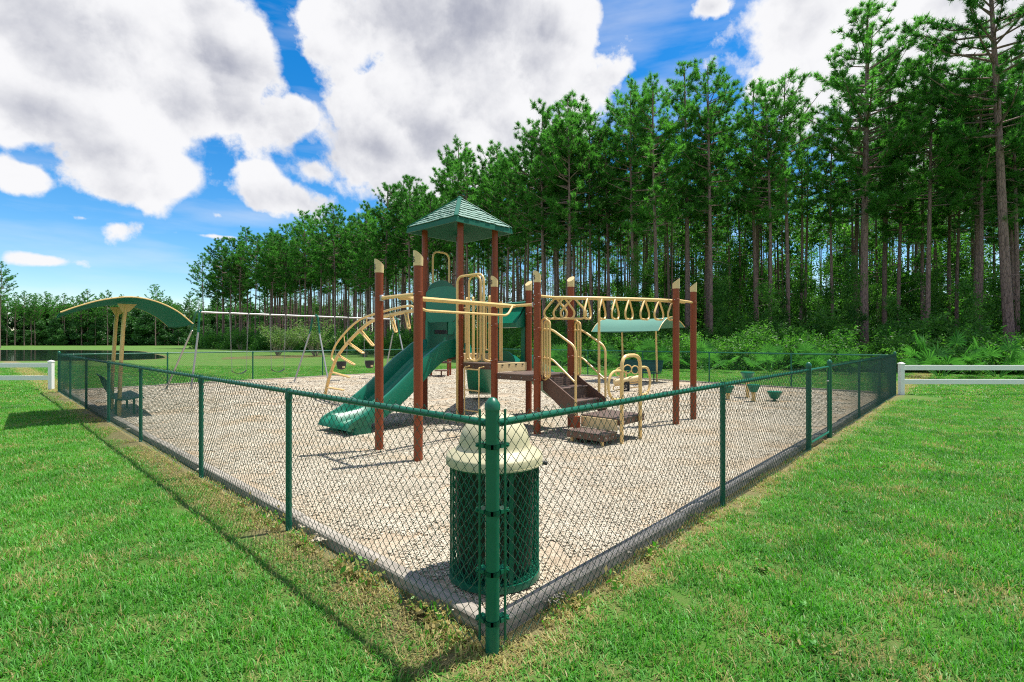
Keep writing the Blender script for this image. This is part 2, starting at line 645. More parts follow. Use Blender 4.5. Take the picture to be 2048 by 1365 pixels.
def sheet_mat(name, col, tr_):
    m = paint(name, col, 0.7, 0.08, 3, spec=0.15)
    nt = m.node_tree; N, L = nt.nodes, nt.links
    b = nt.nodes['Principled BSDF']; out = nt.nodes['Material Output']
    t = N.new('ShaderNodeBsdfTranslucent'); t.inputs['Color'].default_value = (*[min(1, c * 1.5) for c in col], 1)
    ms = N.new('ShaderNodeMixShader'); ms.inputs[0].default_value = tr_
    L.new(b.outputs[0], ms.inputs[1]); L.new(t.outputs[0], ms.inputs[2]); L.new(ms.outputs[0], out.inputs['Surface'])
    return m


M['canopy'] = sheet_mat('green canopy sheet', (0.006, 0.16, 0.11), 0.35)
M['canopy_pale'] = sheet_mat('sunlit green canopy sheet', (0.14, 0.30, 0.235), 0.15)  # paler copy of the canopy sheet, sunlit upper side put into the colour
M['fence'] = paint('green vinyl fence coating', (0.004, 0.110, 0.060), 0.34, 0.12, 8, spec=0.4, dirt=(0.03, 0.14, 0.09), dirt_amt=0.3)
M['wire'] = paint('green vinyl wire', (0.006, 0.075, 0.050), 0.34, 0.15, 9, spec=0.6)
M['steel'] = paint('galvanised steel', (0.38, 0.38, 0.37), 0.42, 0.12, 10, metal=0.55)
M['chain'] = paint('dull chain steel', (0.33, 0.33, 0.32), 0.5, 0.2, 30, metal=0.6)
M['rubber'] = paint('black rubber', (0.018, 0.02, 0.02), 0.6, 0.2, 10)
M['white'] = paint('white vinyl rail', (0.80, 0.80, 0.77), 0.4, 0.04, 3, dirt=(0.55, 0.55, 0.5), dirt_amt=0.25)
M['lid'] = paint('cream lid plastic', (0.53, 0.48, 0.30), 0.48, 0.06, 4, dirt=(0.38, 0.36, 0.22), dirt_amt=0.35)
M['emblem'] = paint('black emblem print', (0.012, 0.012, 0.012), 0.5, 0.05, 5)
M['bench'] = paint('dark green bench coating', (0.012, 0.095, 0.07), 0.4, 0.12, 8)
M['liner'] = paint('black bin liner', (0.006, 0.012, 0.009), 0.4, 0.2, 8, bump=0.5, bscale=14)


def perforated(name, col, pitch, size):
    """coated sheet with rows of small round holes"""
    m = paint(name, col, 0.55, 0.15, 9)
    nt = m.node_tree; N, L = nt.nodes, nt.links
    b = nt.nodes['Principled BSDF']
    geo = N.new('ShaderNodeNewGeometry')
    vo = N.new('ShaderNodeTexVoronoi'); vo.inputs['Scale'].default_value = 1 / pitch
    vo.inputs['Randomness'].default_value = 0.0
    mp = N.new('ShaderNodeMapping'); mp.inputs['Rotation'].default_value = (0, 0, -math.atan2(E1.y, E1.x))
    L.new(geo.outputs['Position'], mp.inputs[0])
    L.new(mp.outputs[0], vo.inputs['Vector'])
    lt = N.new('ShaderNodeMath'); lt.operation = 'LESS_THAN'; lt.inputs[1].default_value = size
    L.new(vo.outputs['Distance'], lt.inputs[0])
    mx = N.new('ShaderNodeMix'); mx.data_type = 'RGBA'
    src = b.inputs['Base Color'].links[0].from_socket
    L.new(lt.outputs[0], mx.inputs['Factor']); L.new(src, mx.inputs['A'])
    mx.inputs['B'].default_value = (0.004, 0.003, 0.003, 1)
    L.new(mx.outputs['Result'], b.inputs['Base Color'])
    return m


M['perf'] = perforated('perforated deck sheet', (0.12, 0.078, 0.06), 0.04, 0.3)
M['perfgreen'] = perforated('perforated bench sheet', (0.014, 0.10, 0.075), 0.035, 0.3)


def ground_mat(name, kind):
    m, nt, b, out = new_mat(name)
    N, L = nt.nodes, nt.links
    geo = N.new('ShaderNodeNewGeometry')

    def noise(s, det=6, rough=0.6):
        n = N.new('ShaderNodeTexNoise'); n.inputs['Scale'].default_value = s
        n.inputs['Detail'].default_value = det; n.inputs['Roughness'].default_value = rough
        L.new(geo.outputs['Position'], n.inputs['Vector'])
        return n.outputs['Fac']

    def mix(f, a, c):
        n = N.new('ShaderNodeMix'); n.data_type = 'RGBA'
        L.new(f, n.inputs['Factor'])
        for s, x in (('A', a), ('B', c)):
            if isinstance(x, tuple): n.inputs[s].default_value = (*x, 1)
            else: L.new(x, n.inputs[s])
        return n.outputs['Result']

    def rng_(x, a, c, lo=0.0, hi=1.0):
        n = N.new('ShaderNodeMapRange'); L.new(x, n.inputs[0])
        n.inputs[1].default_value = a; n.inputs[2].default_value = c
        n.inputs[3].default_value = lo; n.inputs[4].default_value = hi
        return n.outputs[0]
    b.inputs['Roughness'].default_value = 0.9
    b.inputs['Specular IOR Level'].default_value = 0.15
    if kind == 'lawn':
        fine = rng_(noise(130, 5, 0.7), 0.35, 0.68)
        green = mix(fine, (0.035, 0.105, 0.012), (0.085, 0.235, 0.028))
        big = rng_(noise(0.35, 4), 0.42, 0.8)
        green = mix(big, green, mix(fine, (0.055, 0.15, 0.02), (0.13, 0.28, 0.045)))
        g = N.new('ShaderNodeGroup'); g.node_tree = DRY
        soil = mix(rng_(noise(75, 8, 0.8), 0.38, 0.64), (0.085, 0.055, 0.03), (0.37, 0.27, 0.15))
        f = N.new('ShaderNodeMath'); f.operation = 'MULTIPLY'; f.use_clamp = True
        L.new(g.outputs[0], f.inputs[0]); f.inputs[1].default_value = 0.95
        col = mix(f.outputs[0], green, soil)
        bs, bh = 90, noise(90, 5, 0.7)
    elif kind == 'mulch':
        vo = N.new('ShaderNodeTexVoronoi'); vo.inputs['Scale'].default_value = 42
        L.new(geo.outputs['Position'], vo.inputs['Vector'])
        bw = N.new('ShaderNodeRGBToBW'); L.new(vo.outputs['Color'], bw.inputs[0])
        chips = mix(bw.outputs[0], (0.32, 0.255, 0.18), (0.54, 0.46, 0.345))
        warm = rng_(noise(0.9, 5), 0.46, 0.72)
        col = mix(warm, chips, mix(bw.outputs[0], (0.27, 0.18, 0.10), (0.46, 0.34, 0.21)))
        dk = rng_(noise(55, 6, 0.75), 0.30, 0.45, 0.75, 0.0)
        col = mix(dk, col, (0.13, 0.09, 0.065))
        bh = vo.outputs['Distance']
    elif kind == 'floor':
        col = mix(noise(9), (0.08, 0.05, 0.03), (0.26, 0.16, 0.09))
        bh = noise(30)
    elif kind == 'bank':
        col = mix(rng_(noise(1.2), 0.35, 0.65), (0.16, 0.10, 0.055), (0.09, 0.14, 0.03))
        bh = noise(20)
    L.new(col, b.inputs['Base Color'])
    bp = N.new('ShaderNodeBump'); bp.inputs['Strength'].default_value = 0.8; bp.inputs['Distance'].default_value = 0.02
    L.new(bh, bp.inputs['Height']); L.new(bp.outputs[0], b.inputs['Normal'])
    return m


M['lawn'] = ground_mat('lawn ground', 'lawn')
M['mulch'] = ground_mat('wood fibre mulch', 'mulch')
M['floor'] = ground_mat('pine straw floor', 'floor')
M['bank'] = ground_mat('worn earth bank', 'bank')
M['chip'] = leaf_mat('wood fibre chips', (0.35, 0.30, 0.22), (0.60, 0.545, 0.435), transl=0.0, rough=0.85, scale=1.3, per_obj=0.15, patch=(0.44, 0.30, 0.15))
M['grass'] = leaf_mat('grass blades', (0.020, 0.125, 0.012), (0.135, 0.43, 0.050), transl=0.35, rough=0.5, scale=1.4, dry=(DRY, (0.40, 0.33, 0.13), 1), per_obj=0.2)
M['needle'] = leaf_mat('pine needles', (0.020, 0.10, 0.016), (0.135, 0.37, 0.065), transl=0.58, scale=0.5, per_obj=0.4)
M['needle_far'] = leaf_mat('distant foliage', (0.014, 0.07, 0.014), (0.07, 0.20, 0.04), transl=0.3, scale=0.12, per_obj=0.5)
M['leaf'] = leaf_mat('understory leaves', (0.018, 0.095, 0.014), (0.135, 0.33, 0.055), transl=0.5, scale=0.7, per_obj=0.5)
M['palm'] = leaf_mat('palmetto leaves', (0.03, 0.14, 0.022), (0.15, 0.40, 0.08), transl=0.3, rough=0.38, scale=1.5, per_obj=0.3)
M['shrub'] = leaf_mat('pale shrub leaves', (0.05, 0.12, 0.02), (0.20, 0.32, 0.09), transl=0.4, scale=1.0, per_obj=0.2)


def bark_mat():
    m, nt, b, out = new_mat('pine bark')
    N, L = nt.nodes, nt.links
    geo = N.new('ShaderNodeNewGeometry')
    mp = N.new('ShaderNodeMapping'); mp.inputs['Scale'].default_value = (9, 9, 2.2)
    L.new(geo.outputs['Position'], mp.inputs[0])
    vo = N.new('ShaderNodeTexVoronoi'); vo.feature = 'DISTANCE_TO_EDGE'; vo.inputs['Scale'].default_value = 1.0
    L.new(mp.outputs[0], vo.inputs['Vector'])
    nz = N.new('ShaderNodeTexNoise'); nz.inputs['Scale'].default_value = 1.5; nz.inputs['Detail'].default_value = 8
    L.new(mp.outputs[0], nz.inputs['Vector'])
    mx = N.new('ShaderNodeMix'); mx.data_type = 'RGBA'
    mx.inputs['A'].default_value = (0.15, 0.09, 0.078, 1); mx.inputs['B'].default_value = (0.37, 0.25, 0.22, 1)
    L.new(nz.outputs['Fac'], mx.inputs['Factor'])
    mr = N.new('ShaderNodeMapRange'); mr.inputs[1].default_value = 0.0; mr.inputs[2].default_value = 0.10
    mr.inputs[3].default_value = 0.35; mr.inputs[4].default_value = 1.0
    L.new(vo.outputs['Distance'], mr.inputs[0])
    m2 = N.new('ShaderNodeMix'); m2.data_type = 'RGBA'; m2.blend_type = 'MULTIPLY'; m2.inputs['Factor'].default_value = 1
    L.new(mx.outputs['Result'], m2.inputs['A']); L.new(mr.outputs[0], m2.inputs['B'])
    L.new(m2.outputs['Result'], b.inputs['Base Color'])
    b.inputs['Roughness'].default_value = 0.9
    bp = N.new('ShaderNodeBump'); bp.inputs['Distance'].default_value = 0.03
    L.new(vo.outputs['Distance'], bp.inputs['Height']); L.new(bp.outputs[0], b.inputs['Normal'])
    return m


M['bark'] = bark_mat()
M['twig'] = paint('dead twig wood', (0.30, 0.25, 0.20), 0.85, 0.3, 3)


def timber_mat():
    m, nt, b, out = new_mat('weathered border timber')
    N, L = nt.nodes, nt.links
    tc = N.new('ShaderNodeTexCoord'); oi = N.new('ShaderNodeObjectInfo')
    mp = N.new('ShaderNodeMapping'); mp.inputs['Scale'].default_value = (2.0, 38, 38)
    L.new(tc.outputs['Object'], mp.inputs[0])
    nz = N.new('ShaderNodeTexNoise'); nz.inputs['Scale'].default_value = 1.2; nz.inputs['Detail'].default_value = 8
    nz.noise_dimensions = '4D'
    L.new(mp.outputs[0], nz.inputs['Vector']); L.new(oi.outputs['Random'], nz.inputs['W'])
    mr = N.new('ShaderNodeMapRange'); mr.inputs[1].default_value = 0.3; mr.inputs[2].default_value = 0.7
    L.new(nz.outputs['Fac'], mr.inputs[0])
    mx = N.new('ShaderNodeMix'); mx.data_type = 'RGBA'
    mx.inputs['A'].default_value = (0.16, 0.14, 0.115, 1); mx.inputs['B'].default_value = (0.40, 0.36, 0.30, 1)
    L.new(mr.outputs[0], mx.inputs['Factor'])
    L.new(mx.outputs['Result'], b.inputs['Base Color'])
    b.inputs['Roughness'].default_value = 0.9
    bp = N.new('ShaderNodeBump'); bp.inputs['Distance'].default_value = 0.006
    L.new(nz.outputs['Fac'], bp.inputs['Height']); L.new(bp.outputs[0], b.inputs['Normal'])
    return m


M['timber'] = timber_mat()


def water_mat():
    m, nt, b, out = new_mat('pond water')
    N, L = nt.nodes, nt.links
    b.inputs['Base Color'].default_value = (0.012, 0.022, 0.018, 1)
    b.inputs['Roughness'].default_value = 0.06
    b.inputs['IOR'].default_value = 1.33
    geo = N.new('ShaderNodeNewGeometry')
    nz = N.new('ShaderNodeTexNoise'); nz.inputs['Scale'].default_value = 1.6; nz.inputs['Detail'].default_value = 3
    L.new(geo.outputs['Position'], nz.inputs['Vector'])
    bp = N.new('ShaderNodeBump'); bp.inputs['Strength'].default_value = 0.12; bp.inputs['Distance'].default_value = 0.03
    L.new(nz.outputs['Fac'], bp.inputs['Height']); L.new(bp.outputs[0], b.inputs['Normal'])
    return m


M['water'] = water_mat()


# ------------------------------------------------------------------ scatter: one object, instances from geometry nodes
def scatter(name, protos, pts, eul, scl, idx, mat):
    col = bpy.data.collections.new(name + ' pieces')
    for i, me in enumerate(protos):
        po = bpy.data.objects.new('%s_piece_%02d' % (name, i), me)
        col.objects.link(po)
    me = bpy.data.meshes.new(name)
    pts = np.asarray(pts, dtype=np.float32)
    me.vertices.add(len(pts)); me.vertices.foreach_set('co', pts.ravel())
    a = me.attributes.new('rot', 'FLOAT_VECTOR', 'POINT'); a.data.foreach_set('vector', np.asarray(eul, dtype=np.float32).ravel())
    a = me.attributes.new('scl', 'FLOAT_VECTOR', 'POINT'); a.data.foreach_set('vector', np.asarray(scl, dtype=np.float32).ravel())
    a = me.attributes.new('idx', 'INT', 'POINT'); a.data.foreach_set('value', np.asarray(idx, dtype=np.int32))
    me.materials.append(mat)
    o = bpy.data.objects.new(name, me)
    COL.objects.link(o)
    ng = bpy.data.node_groups.new(name + ' scatter', 'GeometryNodeTree')
    ng.interface.new_socket('Geometry', in_out='INPUT', socket_type='NodeSocketGeometry')
    ng.interface.new_socket('Geometry', in_out='OUTPUT', socket_type='NodeSocketGeometry')
    N, L = ng.nodes, ng.links
    gi, go = N.new('NodeGroupInput'), N.new('NodeGroupOutput')
    ip = N.new('GeometryNodeInstanceOnPoints')
    ci = N.new('GeometryNodeCollectionInfo')
    ci.inputs['Collection'].default_value = col
    ci.inputs['Separate Children'].default_value = True
    ci.inputs['Reset Children'].default_value = True

    def attr(nm, t):
        n = N.new('GeometryNodeInputNamedAttribute'); n.data_type = t
        n.inputs['Name'].default_value = nm
        return n.outputs['Attribute']
    L.new(gi.outputs[0], ip.inputs['Points'])
    L.new(ci.outputs[0], ip.inputs['Instance'])
    ip.inputs['Pick Instance'].default_value = True
    L.new(attr('idx', 'INT'), ip.inputs['Instance Index'])
    er = N.new('FunctionNodeEulerToRotation')
    L.new(attr('rot', 'FLOAT_VECTOR'), er.inputs[0])
    L.new(er.outputs[0], ip.inputs['Rotation'])
    L.new(attr('scl', 'FLOAT_VECTOR'), ip.inputs['Scale'])
    L.new(ip.outputs[0], go.inputs[0])
    md = o.modifiers.new('scatter', 'NODES')
    md.node_group = ng
    return o


def in_quad(p, margin=0.0):
    """inside the fenced quadrilateral, shrunk by margin"""
    q = [C, RC, BC, LC]
    for i in range(4):
        a, b = q[i], q[(i + 1) % 4]
        d = (b - a).normalized()
        n = Vector((-d.y, d.x, 0))
        if (Vector((p[0], p[1], 0)) - a).dot(n) < margin:
            return False
    return True

# ------------------------------------------------------------------ setting: ground, mulch, pond
def flat(name, poly, z, mat, label=None):
    mb = MB().add([(p[0], p[1], z) for p in poly], [tuple(range(len(poly)))])
    o = mb.build(name, mat, smooth=False)
    tag(o, kind='structure')
    return o


flat('lawn', [(-700, -60), (700, -60), (700, 900), (-700, 900)], 0.0, M['lawn'])
cen = (C + LC + BC + RC) / 4
mulch_bed = flat('mulch_bed', [tuple(p + (cen - p).normalized() * 0.20)[:2] for p in (C, RC, BC, LC)], 0.05, M['mulch'])

pond_px = [(-150, 97), (-110, 96), (-80, 93), (-62, 84), (-48, 68), (-39, 57), (-34, 50), (-33, 46), (-36, 43.5), (-45, 42.5), (-65, 43), (-150, 50)]
pond_sm = curve_pts([(x, y, 0) for x, y in pond_px + pond_px[:1]], 6)
flat('pond_bank', [((p.x + 70) * 1.018 - 70, (p.y - 60) * 1.03 + 60) for p in pond_sm[:-1]], 0.006, M['bank'])
flat('pond', [(p.x, p.y) for p in pond_sm[:-1]], 0.012, M['water'])
dirt = [(-26, 46), (-21, 50), (-20, 56), (-23, 60), (-27, 58), (-29, 52)]
flat('dirt_bank', [(p.x, p.y) for p in curve_pts([(x, y, 0) for x, y in dirt + dirt[:1]], 5)[:-1]], 0.008, M['bank'])

TREE_EDGE = [Vector(p + (0,)) for p in [(60, 28), (44, 30), (32, 33.5), (25, 37), (18, 38.5), (9, 40), (3, 43), (-2, 51), (-10.4, 61), (-25.6, 80), (-41, 94), (-55, 106), (-70, 116)]]
UNDER_EDGE = [Vector(p + (0,)) for p in [(60, 20), (42, 21), (30, 23), (20, 26), (12, 29), (5, 32), (0, 37.5), (-8, 50), (-22, 70), (-38, 87), (-55, 103), (-74, 117)]]
floor_poly = [(p.x, p.y) for p in UNDER_EDGE] + [(-60, 175), (20, 150), (120, 90), (110, 20)]
flat('forest_floor', floor_poly, 0.01, M['floor'])

# border timbers laid end to end round the mulch
def timber_mesh(length, w=0.11, h=0.115):
    mb = MB().bbox((length / 2, 0, h / 2 - 0.02), (length, w, h), b=0.012)
    me = bpy.data.meshes.new('border_timber')
    me.from_pydata(mb.v, [], mb.f)
    me.materials.append(M['timber'])
    return me


def lay_timbers(A, B, inset):
    d = (B - A); ln = d.length; d.normalize()
    n = Vector((-d.y, d.x, 0))
    if (cen - A).dot(n) < 0: n = -n
    k = max(1, round((ln - 0.3) / 2.44))
    seg = (ln - 0.30) / k
    me = timber_mesh(seg - 0.012)
    for i in range(k):
        p = A + d * (0.15 + i * seg) + n * (inset + random.uniform(-.008, .008))
        o = bpy.data.objects.new('border_timber', me)
        o.location = (p.x, p.y, random.uniform(-.012, .008))
        o.rotation_euler = (0, 0, math.atan2(d.y, d.x) + random.uniform(-.004, .004))
        o.parent = mulch_bed
        COL.objects.link(o)


for A, B in ((C, LC), (C, RC), (RC, BC), (LC, BC)):
    lay_timbers(A, B, 0.13)


# ------------------------------------------------------------------ chain link fence
def wire_panel(A, B, z0, z1, sides=3, W=0.074, Hh=0.039, r=0.0020, tip=True):
    """woven diamond wire between A and B; z1 is above the rail"""
    d = (B - A); ln = d.length; d = d.normalized()
    n = Vector((-d.y, d.x, 0))
    nw = int(ln / (W / 2))
    nj = int((z1 - z0) / Hh) + 1
    i = np.arange(nw)[:, None]; j = np.arange(nj)[None, :]
    right = ((i + j) % 2 == 0)
    s = (i + 0.5) * (W / 2) + np.where(right, W / 4 + 0.0012, -W / 4 - 0.0012)
    s = np.clip(s + rng.normal(0, 0.0012, s.shape), 0.0, ln)
    z = z0 + j * Hh + np.zeros_like(s) + rng.normal(0, 0.0012, s.shape)
    y = np.where(right, 1, -1) * r * 0.9 + 0.004 * np.sin(s * 2.1 + z * 3)
    P = np.empty((nw, nj, 3))
    P[..., 0] = A.x + d.x * s + n.x * y; P[..., 1] = A.y + d.y * s + n.y * y; P[..., 2] = z
    k = sides
    th = 2 * np.pi * np.arange(k) / k
    ring = np.stack([d.x * np.cos(th) + n.x * np.sin(th), d.y * np.cos(th) + n.y * np.sin(th), np.zeros(k)], 1) * r * 1.25
    V = (P[:, :, None, :] + ring[None, None]).reshape(-1, 3)
    base = (np.arange(nw)[:, None, None] * nj + np.arange(nj - 1)[None, :, None]) * k + np.arange(k)[None, None, :]
    nxt = (np.arange(nw)[:, None, None] * nj + np.arange(nj - 1)[None, :, None]) * k + (np.arange(k)[None, None, :] + 1) % k
    F = np.stack([base, nxt, nxt + k, base + k], -1).reshape(-1, 4)
    return V, F


FH = 1.22      # height of the top rail
RAIL_R = 0.024


def pole(mb, p, h, r, cap=True, n=14):
    if cap:
        mb.lathe([(r, -0.1), (r, h), (r + .004, h), (r + .004, h + .03), (r * .86, h + .045), (r * .5, h + .062), (0.002, h + .068)], p, n)
    else:
        mb.lathe([(r, -0.1), (r, h)], p, n)


def fence_run(A, B, ts, label, big=(), gap=None, sides=3, zlow=0.03):
    """ts: distances of the posts from A; big: indices of thick capped posts; gap: (t0,t1) left open for a gate"""
    root = thing('chain_link_fence', (A.x, A.y, 0), label, 'fence', 'green chain link fence runs round the playground')
    d = (B - A).normalized(); ln = (B - A).length
    n = Vector((-d.y, d.x, 0))
    if (cen - A).dot(n) < 0: n = -n
    for i, t in enumerate(ts):
        p = A + d * t
        mb = MB()
        if i in big:
            pole(mb, p, FH + 0.055, 0.037)
            po = mb.build('post', M['fence'], root)
            for z in (0.22, 0.5, 0.78, 1.08):       # tension bands
                MB().lathe([(.040, z), (.040, z + .022)], p, 14).build('band', M['fence'], po)
        else:
            # line post stands inside the wire, its loop cap carries the rail
            q = p + n * 0.0
            pole(mb, q, FH - 0.02, 0.026, cap=False)
            mb.lathe([(.031, FH - .07), (.031, FH - .01), (.02, FH + .028)], q, 12)
            mb.build('post', M['fence'], root)
    spans = []
    ends = sorted(set([0] + list(ts) + [ln]))
    for a, b in zip(ends[:-1], ends[1:]):
        if gap and a >= gap[0] - .01 and b <= gap[1] + .01:
            continue
        if b - a < .05: continue
        spans.append((a, b))
    for a, b in spans:
        pa, pb = A + d * a, A + d * b
        MB().tube([(pa.x, pa.y, FH), (pb.x, pb.y, FH)], RAIL_R * .92, 10).build('top_rail', M['fence'], root)
        o = n * -0.034                          # wire hangs on the outer face
        V, F = wire_panel(pa + o, pb + o, zlow, FH + 0.06, sides)
        off = root.location
        me = np_mesh('wire_mesh', V - np.array(off), F, M['wire'], 4)
        w = bpy.data.objects.new('wire_mesh', me); COL.objects.link(w); w.parent = root
        w['kind'] = 'stuff'
        # wire ties over the rail
        mb = MB()
        t = a + 0.35
        while t < b:
            q = A + d * t
            c = Vector((q.x, q.y, FH))
            pts = [c + (n * math.cos(k * .7) + Vector((0, 0, 1)) * math.sin(k * .7)) * (RAIL_R + .004) + d * (0.006 * k) for k in range(9)]
            mb.tube(pts, 0.0022, 4)
            t += 0.55
        if mb.v:
            mb.build('wire_tie', M['steel'], root)['kind'] = 'stuff'
    return root


dL = (LC - C).length; dR = (RC - C).length
fl = fence_run(C, LC, [2.55, 5.05, 8.3, 11.2, 14.2, 17.2, dL - 0.04], 'green chain link fence running left from the corner post over the shaded lawn edge', big=(6,))
fr = fence_run(C, RC, [3.3, 6.8, 8.25, 11.2, 14.2, dR - 0.04], 'green chain link fence running right from the corner post, with the gate in it', big=(1, 2, 5), gap=(6.8, 8.25))
fence_run(LC, BC, [3.0, 6.0, 9.05, 12.1, 15.1], 'green chain link fence on the pond side behind the swing set')
fence_run(RC, BC, [2.9, 5.8, 8.7, 11.6, 14.5, 17.4, (BC - RC).length - .05], 'green chain link fence at the back towards the pine woods')

# thick corner post with its tension bars, nearest to the viewer
cp = thing('corner_post', (C.x, C.y, 0), 'thick domed green fence post at the near corner in front of the bin', 'fence post')
mb = MB(); pole(mb, C, FH + 0.075, 0.038, n=24); mb.build('post', M['fence'], cp)
for sgn, dd in ((1, (LC - C).normalized()), (-1, (RC - C).normalized())):
    nn = Vector((-dd.y, dd.x, 0))
    if (cen - C).dot(nn) < 0: nn = -nn
    q = C + dd * 0.062 - nn * 0.034
    MB().tube([(q.x, q.y, 0.06), (q.x, q.y, FH + .075)], 0.007, 6).build('tension_bar', M['fence'], cp)
    for z in (0.16, 0.42, 0.74, 1.09):
        b_ = MB()
        b_.lathe([(.0415, z), (.0415, z + .024)], C, 18)
        b_.box(C + dd * .06 - nn * .012 + Vector((0, 0, z + .012)), (.06, .05, .022), dd)
        b_.tube([C + dd * .075 - nn * .05 + Vector((0, 0, z + .012)), C + dd * .075 + nn * .02 + Vector((0, 0, z + .012))], .006, 6)
        b_.build('band', M['fence'], cp)

# gate in the right run
dd = (RC - C).normalized()
g0, g1 = C + dd * 6.89, C + dd * 8.16
gate = thing('chain_link_gate', (g0.x, g0.y, 0), 'narrow green chain link gate between two domed posts in the right fence', 'gate')
fr_pts = fillet([(g0.x, g0.y, .10), (g1.x, g1.y, .10), (g1.x, g1.y, FH), (g0.x, g0.y, FH)], 0.07, 4, closed=True)
MB().tube(fr_pts, 0.019, 10, closed=True).build('gate_frame', M['fence'], gate)
V, F = wire_panel(g0, g1, .11, FH - .01)
w = bpy.data.objects.new('wire_mesh', np_mesh('wire_mesh', V - np.array(gate.location), F, M['wire'], 4))
COL.objects.link(w); w.parent = gate; w['kind'] = 'stuff'
for z in (.3, 1.0):
    MB().bbox(g0 - dd * .04 + Vector((0, 0, z)), (.1, .05, .05), dd).build('hinge', M['fence'], gate)
MB().bbox(g1 + dd * .03 + Vector((0, 0, .98)), (.22, .025, .03), dd).build('latch', M['steel'], gate)


# ------------------------------------------------------------------ white rail fences left and right
def rail_fence(P0, direction, n_span, span, label):
    d = Vector(direction).normalized()
    root = thing('rail_fence', P0, label, 'fence', 'white two rail fences')
    P0 = Vector(P0)
    for i in range(n_span + 1):
        p = P0 + d * (span * i)
        mb = MB().bbox(p + Vector((0, 0, .47)), (.127, .127, 1.0), d, b=.006)
        h = .066
        z = .968
        mb.add([p + d * a + Vector((-d.y, d.x, 0)) * b + Vector((0, 0, z)) for a, b in ((-.075, -.075), (.075, -.075), (.075, .075), (-.075, .075))] + [p + Vector((0, 0, z + .045))] +
               [p + d * a + Vector((-d.y, d.x, 0)) * b + Vector((0, 0, z - .02)) for a, b in ((-.075, -.075), (.075, -.075), (.075, .075), (-.075, .075))],
               [(0, 1, 4), (1, 2, 4), (2, 3, 4), (3, 0, 4), (5, 6, 1, 0), (6, 7, 2, 1), (7, 8, 3, 2), (8, 5, 0, 3), (8, 7, 6, 5)])
        mb.build('post', M['white'], root, smooth=False)
        if i < n_span:
            for zz in (.40, .835):
                MB().bbox(p + d * (span / 2) + Vector((0, 0, zz)), (span - .13, .045, .155), d, b=.006).build('rail', M['white'], root, smooth=False)


rail_fence((-15.75, 17.5, 0), (-1, -0.05, 0), 4, 2.6, 'white two rail fence meeting the wire fence at the left, before the pond')
rail_fence((12.05, 15.85, 0), (1, -0.01, 0), 3, 4.6, 'white two rail fence meeting the wire fence at the right, before the palmettos')


# ------------------------------------------------------------------ trees
def unit(v):
    return v / np.linalg.norm(v)


def needles_at(centres, dirs, rnd, per=22, ln=0.34, w=0.036):
    """tufts of long needles: thin triangles fanning from each twig end"""
    n = len(centres)
    c = np.repeat(np.asarray(centres), per, 0); d = np.repeat(np.asarray(dirs), per, 0)
    v = rnd.normal(0, 1, c.shape); v /= np.linalg.norm(v, axis=1, keepdims=True)
    v = v * 0.95 + d * 0.75; v[:, 2] += 0.12
    v /= np.linalg.norm(v, axis=1, keepdims=True)
    L_ = ln * rnd.uniform(.6, 1.15, (len(c), 1))
    sd_ = np.cross(v, rnd.normal(0, 1, v.shape)); sd_ /= np.linalg.norm(sd_, axis=1, keepdims=True)
    p0 = c + v * 0.02 - d * rnd.uniform(0, .22, (len(c), 1))
    a = p0 - sd_ * w * .5; b = p0 + sd_ * w * .5; t = p0 + v * L_
    m = p0 + v * L_ * .55 + sd_ * w * .62
    V = np.stack([a, b, t], 1).reshape(-1, 3)
    F = np.arange(len(V)).reshape(-1, 3)
    return V, F


